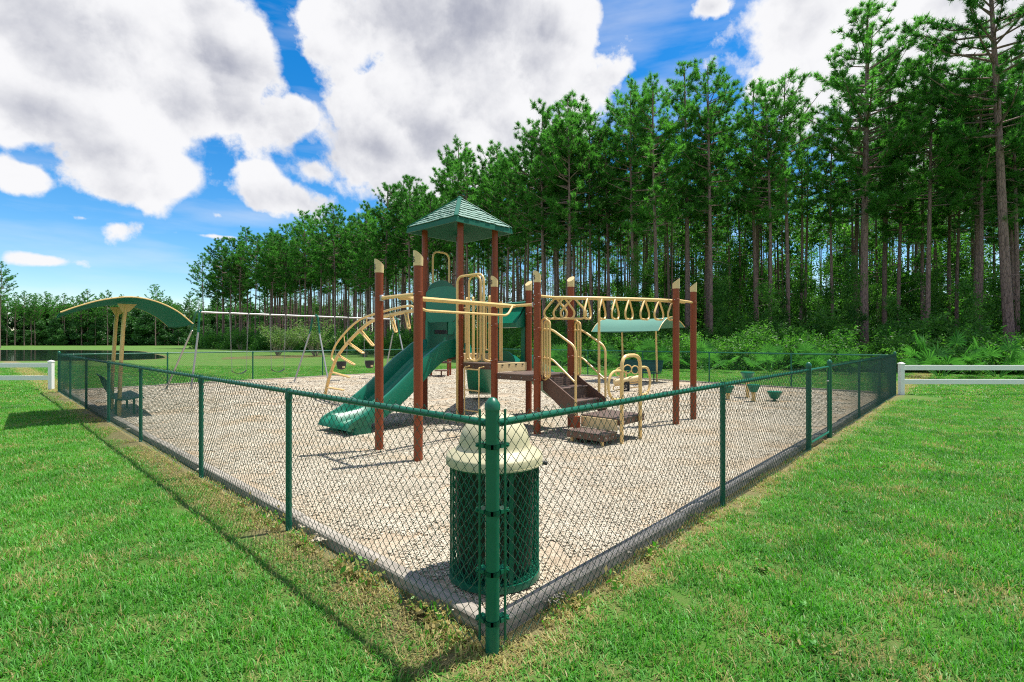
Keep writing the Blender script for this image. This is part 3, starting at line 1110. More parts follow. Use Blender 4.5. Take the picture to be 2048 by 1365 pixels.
def pine_proto(seed, H=22.0, r0=.2, cf=.46, width=2.3, nb=46, lean=0.0, dens=1.0, stubs=10, per=28):
    rd = random.Random(seed); rn = np.random.default_rng(seed)
    tb = MB()
    k = 11
    ph = rd.uniform(0, 6)
    pts = []
    for i in range(k + 1):
        t = i / k
        pts.append(Vector((lean * t * H + .16 * math.sin(3 * t + ph) * t * 2, .13 * math.cos(2.4 * t + ph) * t * 2, -0.15 + t * H * .985)))
    rad = [max(.03, r0 * (1.16 if i == 0 else 1.0) * (1 - .80 * (i / k) ** 1.25)) for i in range(k + 1)]
    tb.tube(pts, rad, 9)

    def on_trunk(t):
        x = t * k; i = min(int(x), k - 1); f = x - i
        return pts[i].lerp(pts[i + 1], f)
    cs, ds = [], []
    for b in range(nb):
        t = 1 - cf * (b / nb) ** .9
        if b < 3: t = 1 - .015 * b
        p = on_trunk(min(t, .995))
        u = (1 - t) / cf
        prof = width * (0.22 + 1.25 * math.sin(min(1, u * 1.12) * math.pi * .74)) * rd.uniform(.55, 1.1)
        if u > .8: prof *= rd.uniform(.5, 1.1)
        az = rd.uniform(0, 2 * math.pi)
        up = .75 - .75 * u + rd.uniform(-.15, .25)
        d = Vector((math.cos(az), math.sin(az), up)).normalized()
        ln = max(.35, prof)
        e = p + d * ln + Vector((0, 0, .12 * ln))
        mid = p + d * ln * .55 - Vector((0, 0, .06 * ln))
        br = max(.012, .0165 * ln)
        tb.tube([p, mid, e], [br, br * .65, .012], 4, caps=False)
        ntw = max(3, int(ln * 4.2 * dens))
        for q in range(ntw):
            f = rd.uniform(.32, 1.0) if q else 1.0
            base = p.lerp(mid, f / .55) if f < .55 else mid.lerp(e, (f - .55) / .45)
            tw = Vector((rd.gauss(0, 1), rd.gauss(0, 1), rd.gauss(.35, .6))).normalized()
            tl = rd.uniform(.15, .62) * (1.0 if f < .95 else .3)
            te = base + (tw * .8 + d * .5).normalized() * tl
            if q % 2 == 0: tb.tube([base, te], [.012, .006], 3, caps=False)
            cs.append(te); ds.append((tw * .5 + d * .6 + Vector((0, 0, .35))).normalized())
            if rd.random() < .55 * dens:
                cs.append(base.lerp(te, .45)); ds.append((tw + d * .3).normalized())
    for s in range(stubs):                     # bare dead limbs below the crown
        t = rd.uniform(.2, 1 - cf)
        p = on_trunk(t); az = rd.uniform(0, 6.28); ln = rd.uniform(.4, 1.7)
        d = Vector((math.cos(az), math.sin(az), rd.uniform(-.25, .3)))
        tb.tube([p, p + d * ln * .6, p + d * ln + Vector((0, 0, -.15 * ln))], [.022, .015, .006], 3, caps=False)
    V, F = needles_at([tuple(c) for c in cs], [tuple(d) for d in ds], rn, per=per)
    crown = np_mesh('crown', V, F, M['needle'])
    tr = tb.build('trunk', M['bark'], link=False)
    return tr.data, crown


PINES = [pine_proto(11, 22, .16, .44, 2.1, 50), pine_proto(12, 21, .145, .40, 1.9, 44), pine_proto(13, 23, .18, .50, 2.3, 56),
         pine_proto(14, 22, .15, .36, 2.0, 42), pine_proto(15, 22, .17, .47, 2.5, 54), pine_proto(16, 20.5, .14, .42, 1.7, 40)]
LUSH = [pine_proto(24, 22, .165, .50, 2.6, 78, per=34), pine_proto(25, 22.5, .175, .54, 2.5, 84, per=34), pine_proto(26, 21.5, .155, .46, 2.7, 72, per=34), pine_proto(27, 23, .17, .5, 2.3, 76, per=34)]
SLIM = [pine_proto(21, 21, .13, .24, 1.6, 20, per=15), pine_proto(22, 22, .135, .28, 1.7, 22, per=15), pine_proto(23, 20, .12, .22, 1.5, 18, per=15)]
BIG = [pine_proto(31, 26.4, .30, .60, 3.3, 96, lean=.0, dens=1.15, stubs=6, per=34),
       pine_proto(32, 28, .30, .52, 3.6, 84, lean=-.075, dens=1.1, stubs=8, per=34),
       pine_proto(33, 25, .24, .52, 2.6, 70, stubs=8, per=34)]


def pine(p, proto, s, rz, label, group=None, sxy=1.0):
    root = thing('pine_tree', (p[0], p[1], 0), label, 'pine tree', group)
    root.scale = (s * sxy, s * sxy, s); root.rotation_euler = (0, 0, rz)
    for nm, me in zip(('trunk', 'crown'), proto):
        o = bpy.data.objects.new(nm, me); COL.objects.link(o); o.parent = root
    return root


special = [
    ((25.6, 37.2), BIG[0], 1.0, 0.4, 'tall dense pine with thick bare trunk right behind the fence gate'),
    ((31.8, 32.6), BIG[1], 1.0, 0.15, 'tallest leaning pine with spreading limbs at the right edge'),
    ((14.2, 41.5), BIG[2], .98, 1.0, 'pine whose pointed crown stands highest above the ring ladder posts'),
    ((29.5, 40.5), PINES[2], 1.08, 2.0, 'pine standing between the thick gate pine and the leaning right pine'),
    ((20.8, 38.6), PINES[4], 1.0, 3.0, 'pale trunked pine just left of the thick gate pine'),
    ((9.6, 40.6), PINES[0], 1.0, .2, 'narrow pointed pine standing alone against blue sky behind the stair rails'),
    ((4.6, 43.0), PINES[2], .97, 1.2, 'pine with round topped crown in front of the white cloud edge'),
    ((6.6, 42.4), PINES[4], .94, 2.6, 'second pine in front of the white cloud edge, beside the round topped one'),
    ((-70.5, 117), PINES[4], 1.0, 4.0, 'last pine at the far left end of the plantation, its side clear against sky'),
]
taken = [Vector((s[0][0], s[0][1], 0)) for s in special]
for p, pr, s, rz, lab in special:
    pine(p, pr, s, rz, lab)

LAND = [(440, 'left of the first belt swing'), (520, 'above the first belt swing'), (600, 'above the second belt swing'), (665, 'above the middle swing frame'),
        (740, 'above the bucket swings'), (800, 'left of the nearest tan capped post'), (850, 'behind the two near tan capped posts'), (925, 'left of the roof peak'),
        (1000, 'right of the roof peak'), (1075, 'between the roof and the deck posts'), (1140, 'above the stair rails'), (1210, 'above the first rings'),
        (1290, 'above the pale canopy'), (1370, 'above the last rings'), (1450, 'right of the ring ladder posts'), (1530, 'above the stepping pods'),
        (1620, 'left of the gate post'), (1700, 'just left of the thick gate pine'), (1790, 'right of the thick gate pine'), (1880, 'above the right fence corner'),
        (1960, 'above the white rails'), (9999, 'at the right edge')]


def pine_label(q, row):
    u = 1024 + 1024 * q.x / q.y
    w_ = next(t for lim, t in LAND if u < lim)
    if row == 0: return 'front row pine ' + w_, 'front row pines ' + w_
    if row <= 2: return 'second rank pine ' + w_ + ', partly hidden', 'second rank pines ' + w_
    return 'slim pine deep in the wood ' + w_, 'deep wood pines ' + w_


def polyline_at(poly, s):
    for a, b in zip(poly[:-1], poly[1:]):
        l = (b - a).length
        if s <= l:
            return a.lerp(b, s / l), (b - a).normalized()
        s -= l
    return poly[-1], (poly[-1] - poly[-2]).normalized()


edge_len = sum((b - a).length for a, b in zip(TREE_EDGE[:-1], TREE_EDGE[1:]))
count = 0
for row in range(7):
    s = random.uniform(0, 2)
    while s < edge_len:
        p, t = polyline_at(TREE_EDGE, s)
        n = Vector((t.y, -t.x, 0))
        if n.y < 0: n = -n
        q = p + n * (row * 3.0 + random.uniform(-1.1, 1.1)) + t * random.uniform(-.8, .8)
        s += random.uniform(2.6, 4.0) * (1.0 if row < 3 else .85) * (1.0 if p.x > -6 else 1.35)
        if any((q - k).length < 1.5 for k in taken): continue
        if q.x / q.y > 1.22 or count >= 286: continue
        if any(q.y < t_.y + .5 and abs(q.x / q.y - t_.x / t_.y) < .035 for t_ in taken[:2]): continue
        taken.append(q)
        pr = random.choice(LUSH) if row == 0 or (row == 1 and random.random() < .5) else random.choice(PINES) if row < 3 or random.random() < .2 else random.choice(SLIM)
        sc = random.uniform(.84, 1.06) * (1.0 if row else .97) * (1.07 if q.x < -1 else 1.0)
        pine(q, pr, sc, random.uniform(0, 6.28), *pine_label(q, row))
        count += 1


# neighbours that look alike are told apart by their order from the left
byl = {}
for o in bpy.data.objects:
    if o.name.startswith('pine_tree') and o.get('group') and not o['label'].startswith('slim'):
        byl.setdefault(o['label'], []).append(o)
ORD = ['first', 'second', 'third', 'fourth', 'fifth', 'sixth', 'seventh', 'eighth', 'ninth', 'tenth', 'eleventh', 'twelfth', 'thirteenth', 'fourteenth', 'fifteenth']
for lab, os_ in byl.items():
    if len(os_) > 1:
        os_.sort(key=lambda o: o.location.x / o.location.y)
        for i, o in enumerate(os_):
            o['label'] = lab + ', ' + (('leftmost', 'rightmost')[i] if len(os_) == 2 else ORD[i] + ' from left')


# leafy clumps: small leaf faces through a lumpy volume
def leaf_clump(seed, n=420, rad=.75, leaf=.085, mat=None, flat_=.8, hollow=.35):
    rn = np.random.default_rng(seed)
    d = rn.normal(0, 1, (n, 3)); d /= np.linalg.norm(d, axis=1, keepdims=True)
    lump = 1 + .32 * np.sin(d[:, 0:1] * 4 + seed) + .3 * np.sin(d[:, 2:3] * 5 + seed * 2) + .25 * np.sin(d[:, 1:2] * 6 + seed * 3)
    r = rad * lump * (hollow + (1 - hollow) * rn.uniform(0, 1, (n, 1)) ** .6)
    c = d * r; c[:, 2] *= flat_
    u = rn.normal(0, 1, (n, 3)) + d * .5; u /= np.linalg.norm(u, axis=1, keepdims=True)
    v = np.cross(u, rn.normal(0, 1, (n, 3))); v /= np.linalg.norm(v, axis=1, keepdims=True)
    s = leaf * rn.uniform(.55, 1.4, (n, 1))
    V = np.stack([c - u * s, c + v * s * .45, c + u * s, c - v * s * .45], 1).reshape(-1, 3)
    F = np.arange(len(V)).reshape(-1, 4)
    return np_mesh('leaf_clump', V, F, mat or M['leaf'], 4)


def stalk_clump(seed, n=16, h=1.2):
    """loose upright leafy stems"""
    rn = np.random.default_rng(seed); rd = random.Random(seed)
    Vs, base = [], 0
    for i in range(n):
        az = rd.uniform(0, 6.28); lean = rd.uniform(.1, .7)
        d = np.array([math.cos(az) * lean, math.sin(az) * lean, 1.0]); d /= np.linalg.norm(d)
        L_ = h * rd.uniform(.5, 1.1)
        for j in range(26):
            t = rd.uniform(.15, 1)
            p = d * L_ * t + rn.normal(0, .04, 3) + np.array([math.cos(az), math.sin(az), 0]) * .12
            u = rn.normal(0, 1, 3); u[2] *= .5; u /= np.linalg.norm(u)
            v = np.cross(u, rn.normal(0, 1, 3)); v /= np.linalg.norm(v)
            s = rd.uniform(.05, .11)
            Vs += [p - u * s * .2, p + u * s * .6 + v * s * .35, p + u * s * 1.5, p + u * s * .6 - v * s * .35]
    return np_mesh('leafy_stems', np.array(Vs), np.arange(len(Vs)).reshape(-1, 4), M['leaf'], 4)


CL = [leaf_clump(k, 420, .75, .085) for k in range(1, 5)] + [stalk_clump(k) for k in (5, 6)] + [leaf_clump(k, 700, 1.0, .085, flat_=1.1, hollow=.15) for k in (7, 8)]
pts, eul, scl, idx = [], [], [], []
ulen = sum((b - a).length for a, b in zip(UNDER_EDGE[:-1], UNDER_EDGE[1:]))
s = 0.0
while s < ulen:
    p, t = polyline_at(UNDER_EDGE, s)
    n = Vector((t.y, -t.x, 0))
    if n.y < 0: n = -n
    far = max(1.0, p.y / 32)
    s += .42 * far
    for k in range(9):
        dep = abs(random.gauss(0, 1)) * 4.2 + random.uniform(-.4, .9)
        q = p + n * dep + t * random.uniform(-1, 1)
        hid = any(q.y < t_.y + .5 and abs(q.x / q.y - t_.x / t_.y) < .03 for t_ in taken[:2])
        sc = random.uniform(.55, 1.25) * (1 + .5 * (far - 1))
        top = 0.55 + .34 * min(dep, 6)
        z = random.uniform(.1, max(.3, top)) * (1 if dep > .6 else .6) * (.3 if hid else 1)
        pts.append((q.x, q.y, z)); eul.append((random.uniform(-.4, .4), random.uniform(-.4, .4), random.uniform(0, 6.28)))
        scl.append((sc, sc, sc * random.uniform(.8, 1.2))); idx.append(random.choice((0, 1, 2, 3, 4, 5, 4, 5)))
    # saplings and vines climbing inside the wood
    for k in range(10 if p.x > 2 else 8):
        dep = random.uniform(6, 40) if random.random() < .35 else random.uniform(20, 42)
        q = p + n * dep + t * random.uniform(-1, 1)
        if any(q.y < t_.y + .5 and abs(q.x / q.y - t_.x / t_.y) < .05 for t_ in taken[:2]): continue
        h = random.choice((1.2, 1.8, 2.5, 3.5, 5)) if dep < 18 else random.choice((3, 6, 9, 12, 14))
        sc = random.uniform(.8, 1.7)
        pts.append((q.x, q.y, random.uniform(.5, h))); eul.append((0, 0, random.uniform(0, 6.28)))
        scl.append((sc, sc, sc * random.uniform(.9, 1.25))); idx.append(random.choice((0, 1, 2, 3, 6, 7)))
    if random.random() < .30 / far:           # vine clad trunk column
        q = p + n * random.uniform(6, 18)
        hh = random.uniform(3, 9)
        z = .4
        while z < hh:
            sc = random.uniform(.4, .8)
            pts.append((q.x + random.gauss(0, .22), q.y + random.gauss(0, .22), z)); eul.append((0, 0, random.uniform(0, 6.28)))
            scl.append((sc, sc, sc * 1.3)); idx.append(random.choice((0, 1, 2, 3)))
            z += random.uniform(.35, .6)
o = scatter('undergrowth', CL, pts, eul, scl, idx, M['leaf'])
tag(o, 'dense mixed green undergrowth filling the foot of the pine wood', 'undergrowth', kind='stuff')

# the back of the wood, closed by its own far rows seen as one mass
pts, eul, scl, idx = [], [], [], []
FARM = []
for me in [PINES[1][1], PINES[3][1], SLIM[0][1], SLIM[1][1]]:
    FARM.append(me)
FT = [SLIM[0][0], SLIM[1][0]]
s = 0.0
while s < edge_len:
    p, t = polyline_at(TREE_EDGE, s)
    n = Vector((t.y, -t.x, 0))
    if n.y < 0: n = -n
    s += .5
    dep = random.uniform(15, 46)
    q = p + n * dep
    if q.x / q.y > 1.25: continue
    k = random.randrange(2); sc = random.uniform(.85, 1.02)
    rz = random.uniform(0, 6.28)
    for m_i in (k, 2 + k):
        pts.append((q.x, q.y, -.1)); eul.append((0, 0, rz)); scl.append((sc, sc, sc)); idx.append(m_i)
o = scatter('far_wood', [SLIM[0][0], SLIM[1][0], SLIM[0][1], SLIM[1][1]], pts, eul, scl, idx, M['needle'])
tag(o, 'thin far rows of pines closing the back of the wood', 'woods', kind='stuff')

# the wood beyond the pond, one mass
def round_tree(seed, H=15):
    rd = random.Random(seed); rn = np.random.default_rng(seed)
    Vs, Fs, b = [], [], 0
    for k in range(26):
        z = rd.uniform(.12, .95) * H
        rr = (H * .26) * math.sin(math.pi * min(1, (z / H) * .8 + .2)) * rd.uniform(.3, 1)
        az = rd.uniform(0, 6.28)
        c = np.array([rr * math.cos(az), rr * math.sin(az), z])
        n = 120; d = rn.normal(0, 1, (n, 3)); d /= np.linalg.norm(d, axis=1, keepdims=True)
        P = c + d * rn.uniform(.5, 1, (n, 1)) * H * .11 * np.array([1.15, 1.15, .8])
        u = rn.normal(0, 1, (n, 3)); u /= np.linalg.norm(u, axis=1, keepdims=True)
        v = np.cross(u, rn.normal(0, 1, (n, 3))); v /= np.linalg.norm(v, axis=1, keepdims=True)
        s = .34 * rn.uniform(.6, 1.3, (n, 1))
        V = np.stack([P - u * s, P + v * s * .6, P + u * s, P - v * s * .6], 1).reshape(-1, 3)
        Vs.append(V); Fs.append(np.arange(len(V)).reshape(-1, 4) + b); b += len(V)
    return np_mesh('crown', np.concatenate(Vs), np.concatenate(Fs), M['needle_far'], 4)


RT = [round_tree(k) for k in (41, 42, 43)]
prot = RT + [PINES[0][0], PINES[0][1], PINES[5][0], PINES[5][1]]
pts, eul, scl, idx = [], [], [], []
for k in range(420):
    x = random.uniform(-270, -62); y = 186 + random.uniform(0, 26) + (max(0, -x - 150)) * -.18
    if -x / y > 1.15: continue
    rz = random.uniform(0, 6.28)
    if random.random() < .55:
        sc = random.uniform(.5, 1.15) * (.75 if y < 190 and random.random() < .6 else 1)
        pts.append((x, y, -.3)); eul.append((0, 0, rz)); scl.append((sc * 1.1, sc * 1.1, sc)); idx.append(random.randrange(3))
    else:
        sc = random.uniform(.66, .97); j = random.choice((3, 5))
        for m_i in (j, j + 1):
            pts.append((x, y, -.2)); eul.append((0, 0, rz)); scl.append((sc, sc, sc)); idx.append(m_i)
for k in range(260):
    x = random.uniform(-270, -55); y = 190 + random.uniform(0, 20) + (max(0, -x - 150)) * -.18
    if -x / y > 1.15: continue
    sc = random.uniform(.28, .5)
    pts.append((x, y, -1.0)); eul.append((0, 0, random.uniform(0, 6.28))); scl.append((sc * 1.7, sc * 1.7, sc)); idx.append(random.randrange(3))
o = scatter('woods_beyond_pond', prot, pts, eul, scl, idx, M['needle_far'])
tag(o, 'dark green mixed woods on the far side of the pond', 'woods', kind='stuff')
pine((-124, 124), PINES[4], .96, 1.0, 'lone pine cut by the left edge of the picture, taller than the far woods')
pine((-126, 181), PINES[4], 1.0, 1.7, 'round topped pine rising just above the arched shade canopy')
pine((-103, 168), PINES[2], .72, 2.7, 'small pine left of the plantation end, below open sky')
pine((-188, 186), PINES[0], .9, .7, 'spire topped pine standing out of the far woods left of the arched canopy')


# ------------------------------------------------------------------ shrubs and palmettos
def shrub(p, h, w, seed, label, mat):
    rd = random.Random(seed); rn = np.random.default_rng(seed)
    root = thing('shrub', (p[0], p[1], 0), label, 'shrub', 'light green shrubs at the wood edge')
    P0 = Vector((p[0], p[1], 0))
    st = MB(); Vs = []
    for k in range(16):
        az = rd.uniform(0, 6.28); o = rd.uniform(.1, 1) * w
        e = P0 + Vector((math.cos(az) * o, math.sin(az) * o, h * rd.uniform(.55, 1)))
        b = P0 + Vector((math.cos(az) * .15, math.sin(az) * .15, 0))
        m = b.lerp(e, .5) + Vector((0, 0, .12 * h))
        st.tube([b, m, e], [.035, .022, .008], 4, caps=False)
        for j in range(150):
            t = rd.uniform(.3, 1.05)
            q = np.array(b.lerp(m, t / .5) if t < .5 else m.lerp(e, (t - .5) / .5)) + rn.normal(0, .2 * w * .55, 3) * np.array([1, 1, .45])
            u = rn.normal(0, 1, 3); u[2] *= .4; u /= np.linalg.norm(u)
            v = np.cross(u, np.array([0, 0, 1.0]) + rn.normal(0, .4, 3)); v /= np.linalg.norm(v)
            s = rd.uniform(.07, .15)
            Vs += [q - u * s, q + v * s * .4, q + u * s, q - v * s * .4]
    st.build('stems', M['twig'], root)
    V = np.array(Vs) - np.array(root.location)
    o = bpy.data.objects.new('foliage', np_mesh('foliage', V, np.arange(len(V)).reshape(-1, 4), mat, 4))
    COL.objects.link(o); o.parent = root


shrub((-26.5, 58), 3.6, 2.7, 1, 'pale fine leaved shrub behind the belt swings, left of the pair', M['shrub'])
shrub((-21.5, 56), 3.9, 3.0, 2, 'pale fine leaved shrub behind the middle swing frame, right of the pair', M['shrub'])
shrub((-33, 76), 3.0, 2.4, 3, 'low pale shrub at the wood edge left of the swing shrubs', M['shrub'])
shrub((-15.5, 54), 2.8, 2.2, 4, 'dark bushy shrub at the wood edge behind the curved climber', M['leaf'])
shrub((-52, 98), 3.4, 3.0, 5, 'bushy shrub at the wood edge behind the left swing frame leg', M['leaf'])


def palmetto_proto(seed, nf=15):
    rd = random.Random(seed)
    fr_, st = MB(), MB()
    for i in range(nf):
        az = rd.uniform(0, 6.28); el = rd.uniform(.35, 1.25)
        L_ = rd.uniform(.55, 1.05)
        d = Vector((math.cos(az) * math.cos(el), math.sin(az) * math.cos(el), math.sin(el)))
        base = Vector((math.cos(az) * .08, math.sin(az) * .08, .05))
        tip = base + d * L_
        st.tube([base, tip], [.014, .008], 4, caps=False)
        side = d.cross(Vector((0, 0, 1))).normalized()
        upn = side.cross(d).normalized()
        nb = 15
        for k in range(nb):
            a = (k / (nb - 1) - .5) * 2 * R(105)
            bd = (d * math.cos(a) + side * math.sin(a) + upn * .18 * math.cos(a)).normalized()
            bl = rd.uniform(.42, .62) * (1 - .25 * abs(a) / R(105))
            w = .022
            sw = bd.cross(upn).normalized() * w
            m = tip + bd * bl * .55
            e = tip + bd * bl - Vector((0, 0, .10 * bl + .06 * rd.random()))
            fr_.add([tip, m + sw, e, m - sw], [(0, 1, 2), (0, 2, 3)])
    return st.build('stems', M['palm'], link=False).data, fr_.build('fronds', M['palm'], smooth=False, link=False).data


PALM = [palmetto_proto(k) for k in (51, 52, 53)]


def palmetto(p, s, label, k=None, group='palmettos along the wood edge'):
    root = thing('palmetto', (p[0], p[1], 0), label, 'palmetto', group)
    root.scale = (s, s, s); root.rotation_euler = (0, 0, random.uniform(0, 6.28))
    for nm, me in zip(('stems', 'fronds'), PALM[k if k is not None else random.randrange(3)]):
        o = bpy.data.objects.new(nm, me); COL.objects.link(o); o.parent = root


for p, s, lab in [((19.6, 24.2), 1.55, 'large palmetto fanning up behind the white fence post at the right fence corner'),
                  ((22.0, 24.0), 1.35, 'palmetto with crowded fronds above the right white rails'),
                  ((24.4, 23.6), 1.5, 'tallest palmetto nearest the right edge under the leaning pine'),
                  ((26.6, 23.4), 1.2, 'palmetto cut off by the right edge of the picture'),
                  ((13.6, 27.6), 1.15, 'low palmetto spreading behind the back fence left of the gate'),
                  ((15.4, 27.0), 1.2, 'palmetto behind the back fence right at the gate'),
                  ((17.0, 26.4), .95, 'small palmetto under the thick gate pine'),
                  ((10.6, 28.4), 1.3, 'palmetto behind the right tan capped posts'),
                  ((8.0, 29.6), 1.35, 'upright palmetto behind the pale arched canopy'),
                  ((5.8, 30.8), 1.1, 'palmetto behind the fence left of the pale arched canopy'),
                  ((3.2, 32.6), 1.1, 'palmetto behind the fence seen past the stair rails')]:
    palmetto((p[0] - .2, p[1] - 1.0), s, lab)


# ------------------------------------------------------------------ grass and mulch chips
def grass_patch(seed, size, n, h, w):
    rn = np.random.default_rng(seed)
    p = np.zeros((n, 3)); p[:, :2] = rn.uniform(-size / 2, size / 2, (n, 2))
    az = rn.uniform(0, 2 * np.pi, n); lean = np.abs(rn.normal(.55, .35, n)).clip(0, 1.35)
    hh = h * rn.uniform(.45, 1.2, n)
    d = np.stack([np.cos(az) * np.sin(lean), np.sin(az) * np.sin(lean), np.cos(lean)], 1)
    d2 = np.stack([np.cos(az) * np.sin(lean + .55), np.sin(az) * np.sin(lean + .55), np.cos(lean + .55)], 1)
    sd_ = np.stack([-np.sin(az), np.cos(az), np.zeros(n)], 1) * (w * rn.uniform(.6, 1.25, n))[:, None] * .5
    m = p + d * (hh * .5)[:, None]
    t = m + d2 * (hh * .5)[:, None]
    V = np.stack([p - sd_, p + sd_, m + sd_ * .85, m - sd_ * .85, t], 1).reshape(-1, 3)
    b = np.arange(n)[:, None] * 5
    F = np.concatenate([b + np.array([[0, 1, 2]]), b + np.array([[0, 2, 3]]), b + np.array([[3, 2, 4]])])
    return np_mesh('grass', V, F, M['grass'])


GP = [grass_patch(60 + k, .34, 360, .064, .0066) for k in range(4)] + [grass_patch(70 + k, .62, 620, .062, .0085) for k in range(3)] + [grass_patch(80 + k, 1.3, 900, .065, .018) for k in range(3)]


def dist_out(p):
    v = Vector((p[0], p[1], 0)) - C
    return v.dot(nL), v.dot(nR)


pts, eul, scl, idx = [], [], [], []


def lay(y0, y1, step, choices, m, sc0):
    y = y0
    while y < y1:
        x = -1.12 * y - .4
        while x < 1.12 * y + .4:
            qx, qy = x + random.uniform(-.35, .35) * step, y + random.uniform(-.35, .35) * step
            a, b = dist_out((qx, qy))
            if not in_quad((qx, qy), -m):
                sc = sc0 * random.uniform(.85, 1.15)
                # thinner and shorter where the mower and sun wear the fence line
                edge = (0 < a < .55 and qx < C.x + .3) or (0 < b < .32 and qx > C.x - .1)
                if not (edge and random.random() < .12):
                    zz = sc * random.uniform(.75, 1.25) * (.72 if edge else 1.0)
                    pts.append((qx, qy, 0)); eul.append((0, 0, random.uniform(0, 6.28))); scl.append((sc, sc, zz)); idx.append(random.choice(choices))
            x += step
        y += step


WEED = [leaf_clump(58, 90, .10, .020, M['grass'], flat_=.5, hollow=.1), leaf_clump(59, 70, .08, .016, M['grass'], flat_=.6, hollow=.1)]
GP += WEED
lay(2.0, 6.4, .235, (0, 1, 2, 3), .03, 1.0)
lay(6.4, 13.5, .44, (4, 5, 6), .14, 1.0)
lay(13.5, 34, .98, (7, 8, 9), .55, 1.0)
for k in range(70):                          # broad leaved weeds along the border timbers and here and there in the turf
    if k < 40:
        t_ = abs(random.gauss(0, 2.2)) + .15
        q = C + (LC - C).normalized() * t_ + nL * random.uniform(-.02, .10) if k < 28 else C + (RC - C).normalized() * t_ + nR * random.uniform(-.02, .08)
    else:
        q = Vector((random.uniform(-6, 6), random.uniform(2.6, 7), 0))
        if in_quad((q.x, q.y), -.3): continue
    sc = random.uniform(.6, 1.4)
    pts.append((q.x, q.y, .03)); eul.append((0, 0, random.uniform(0, 6.28))); scl.append((sc, sc, sc)); idx.append(random.choice((len(GP) - 2, len(GP) - 1)))
o = scatter('grass', GP, pts, eul, scl, idx, M['grass'])
tag(o, 'short sunlit lawn grass with straw coloured dry patches', 'grass', kind='stuff')


def chip_patch(seed, size, n, l, w):
    rn = np.random.default_rng(seed)
    c = np.zeros((n, 3)); c[:, :2] = rn.uniform(-size / 2, size / 2, (n, 2)); c[:, 2] = rn.uniform(.0, .014, n)
    az = rn.uniform(0, 2 * np.pi, n); pt = rn.normal(0, .22, n)
    ll = l * rn.uniform(.4, 1.4, n) * .5; ww = w * rn.uniform(.5, 1.5, n) * .5
    u = np.stack([np.cos(az) * np.cos(pt), np.sin(az) * np.cos(pt), np.sin(pt)], 1) * ll[:, None]
    v = np.stack([-np.sin(az), np.cos(az), rn.normal(0, .3, n)], 1) * ww[:, None]
    k = np.zeros((n, 3)); k[:, 2] = .0035
    V = np.stack([c - u - v, c + u - v * .6, c + u + v * .7, c - u + v, c + k, ], 1).reshape(-1, 3)
    b = np.arange(n)[:, None] * 5
    F = np.concatenate([b + np.array([[0, 1, 4]]), b + np.array([[1, 2, 4]]), b + np.array([[2, 3, 4]]), b + np.array([[3, 0, 4]])])
    return np_mesh('mulch_chips', V, F, M['chip'])


CP = [chip_patch(90 + k, .5, 950, .030, .0095) for k in range(4)] + [chip_patch(95 + k, 1.0, 1100, .052, .018) for k in range(3)]
pts, eul, scl, idx = [], [], [], []
for (y0, y1, st, ch) in ((2.6, 11.0, .36, (0, 1, 2, 3)), (11.0, 30, .8, (4, 5, 6))):
    y = y0
    while y < y1:
        x = -15
        while x < 12:
            q = (x + random.uniform(-.4, .4) * st, y + random.uniform(-.4, .4) * st)
            if in_quad(q, st * .68 + .06) or (st < .5 and in_quad(q, .43)):
                sc = random.uniform(.9, 1.1)
                pts.append((q[0], q[1], .05)); eul.append((0, 0, random.uniform(0, 6.28))); scl.append((sc, sc, sc)); idx.append(random.choice(ch))
            x += st
        y += st
o = scatter('mulch_chips', CP, pts, eul, scl, idx, M['chip'])
tag(o, 'pale beige shredded wood fibre covering the playground', 'mulch', kind='stuff')

# ------------------------------------------------------------------ play structure
Z = Vector((0, 0, 1))
A1, A2 = 4.83, 5.80
B0, B1, B2, B3 = 3.76, 4.80, 5.75, 6.90
H_A, H_B, H_T = 1.07, 1.235, 1.40
play = thing('play_structure', PG(A1, B1), 'brown posted play structure with green slide, pyramid roof and tan pipe rails', 'play structure')


def emblem_mesh():
    cu = bpy.data.curves.new('emblem', 'FONT')
    cu.body = 'S'; cu.size = .10; cu.extrude = .0008; cu.align_x = 'CENTER'; cu.offset = .002
    ob = bpy.data.objects.new('emblem_src', cu)
    COL.objects.link(ob)
    bpy.context.view_layer.update()
    me = bpy.data.meshes.new_from_object(ob.evaluated_get(bpy.context.evaluated_depsgraph_get()))
    bpy.data.objects.remove(ob)
    me.materials.clear(); me.materials.append(M['emblem'])
    return me


EMB = emblem_mesh()


def post(p, top, cap=True, cut=None, emblem=True):
    """brown steel post; tan cap sliced so that its face looks along cut"""
    p = Vector((p.x, p.y, 0))
    pr = .062
    body = top - .20 if cap else top
    po = MB().lathe([(pr, -.1), (pr, body)], p, 18).build('post', M['brown'], play)
    if cap:
        d = Vector(cut).normalized()
        n = 18; r = .066
        ring0, ring1, ring2 = [], [], []
        for k in range(n):
            th = 2 * math.pi * k / n
            o = Vector((math.cos(th), math.sin(th), 0)) * r
            h = -o.dot(d) / r                          # high at the back of the cut
            ring0.append(p + o + Z * (body - .004))
            ring1.append(p + o * 1.05 + Z * (body + .145 + .055 * h))
        c_ = sum(ring1, Vector()) / n
        mb = MB().loft([ring0, ring1], caps=True)
        mb.build('cap', M['beige'], po)
        if emblem:
            o = bpy.data.objects.new('emblem', EMB)
            f = -d                                      # printed on the tall side
            q = p + f * (r * 1.05 + .003) + Z * (body + .045) - play.location
            X = Z.cross(f).normalized()
            o.matrix_local = Matrix((( X.x, 0, f.x, q.x), (X.y, 0, f.y, q.y), (X.z, 1, f.z, q.z), (0, 0, 0, 1)))
            o.parent = po
            COL.objects.link(o)
    return po


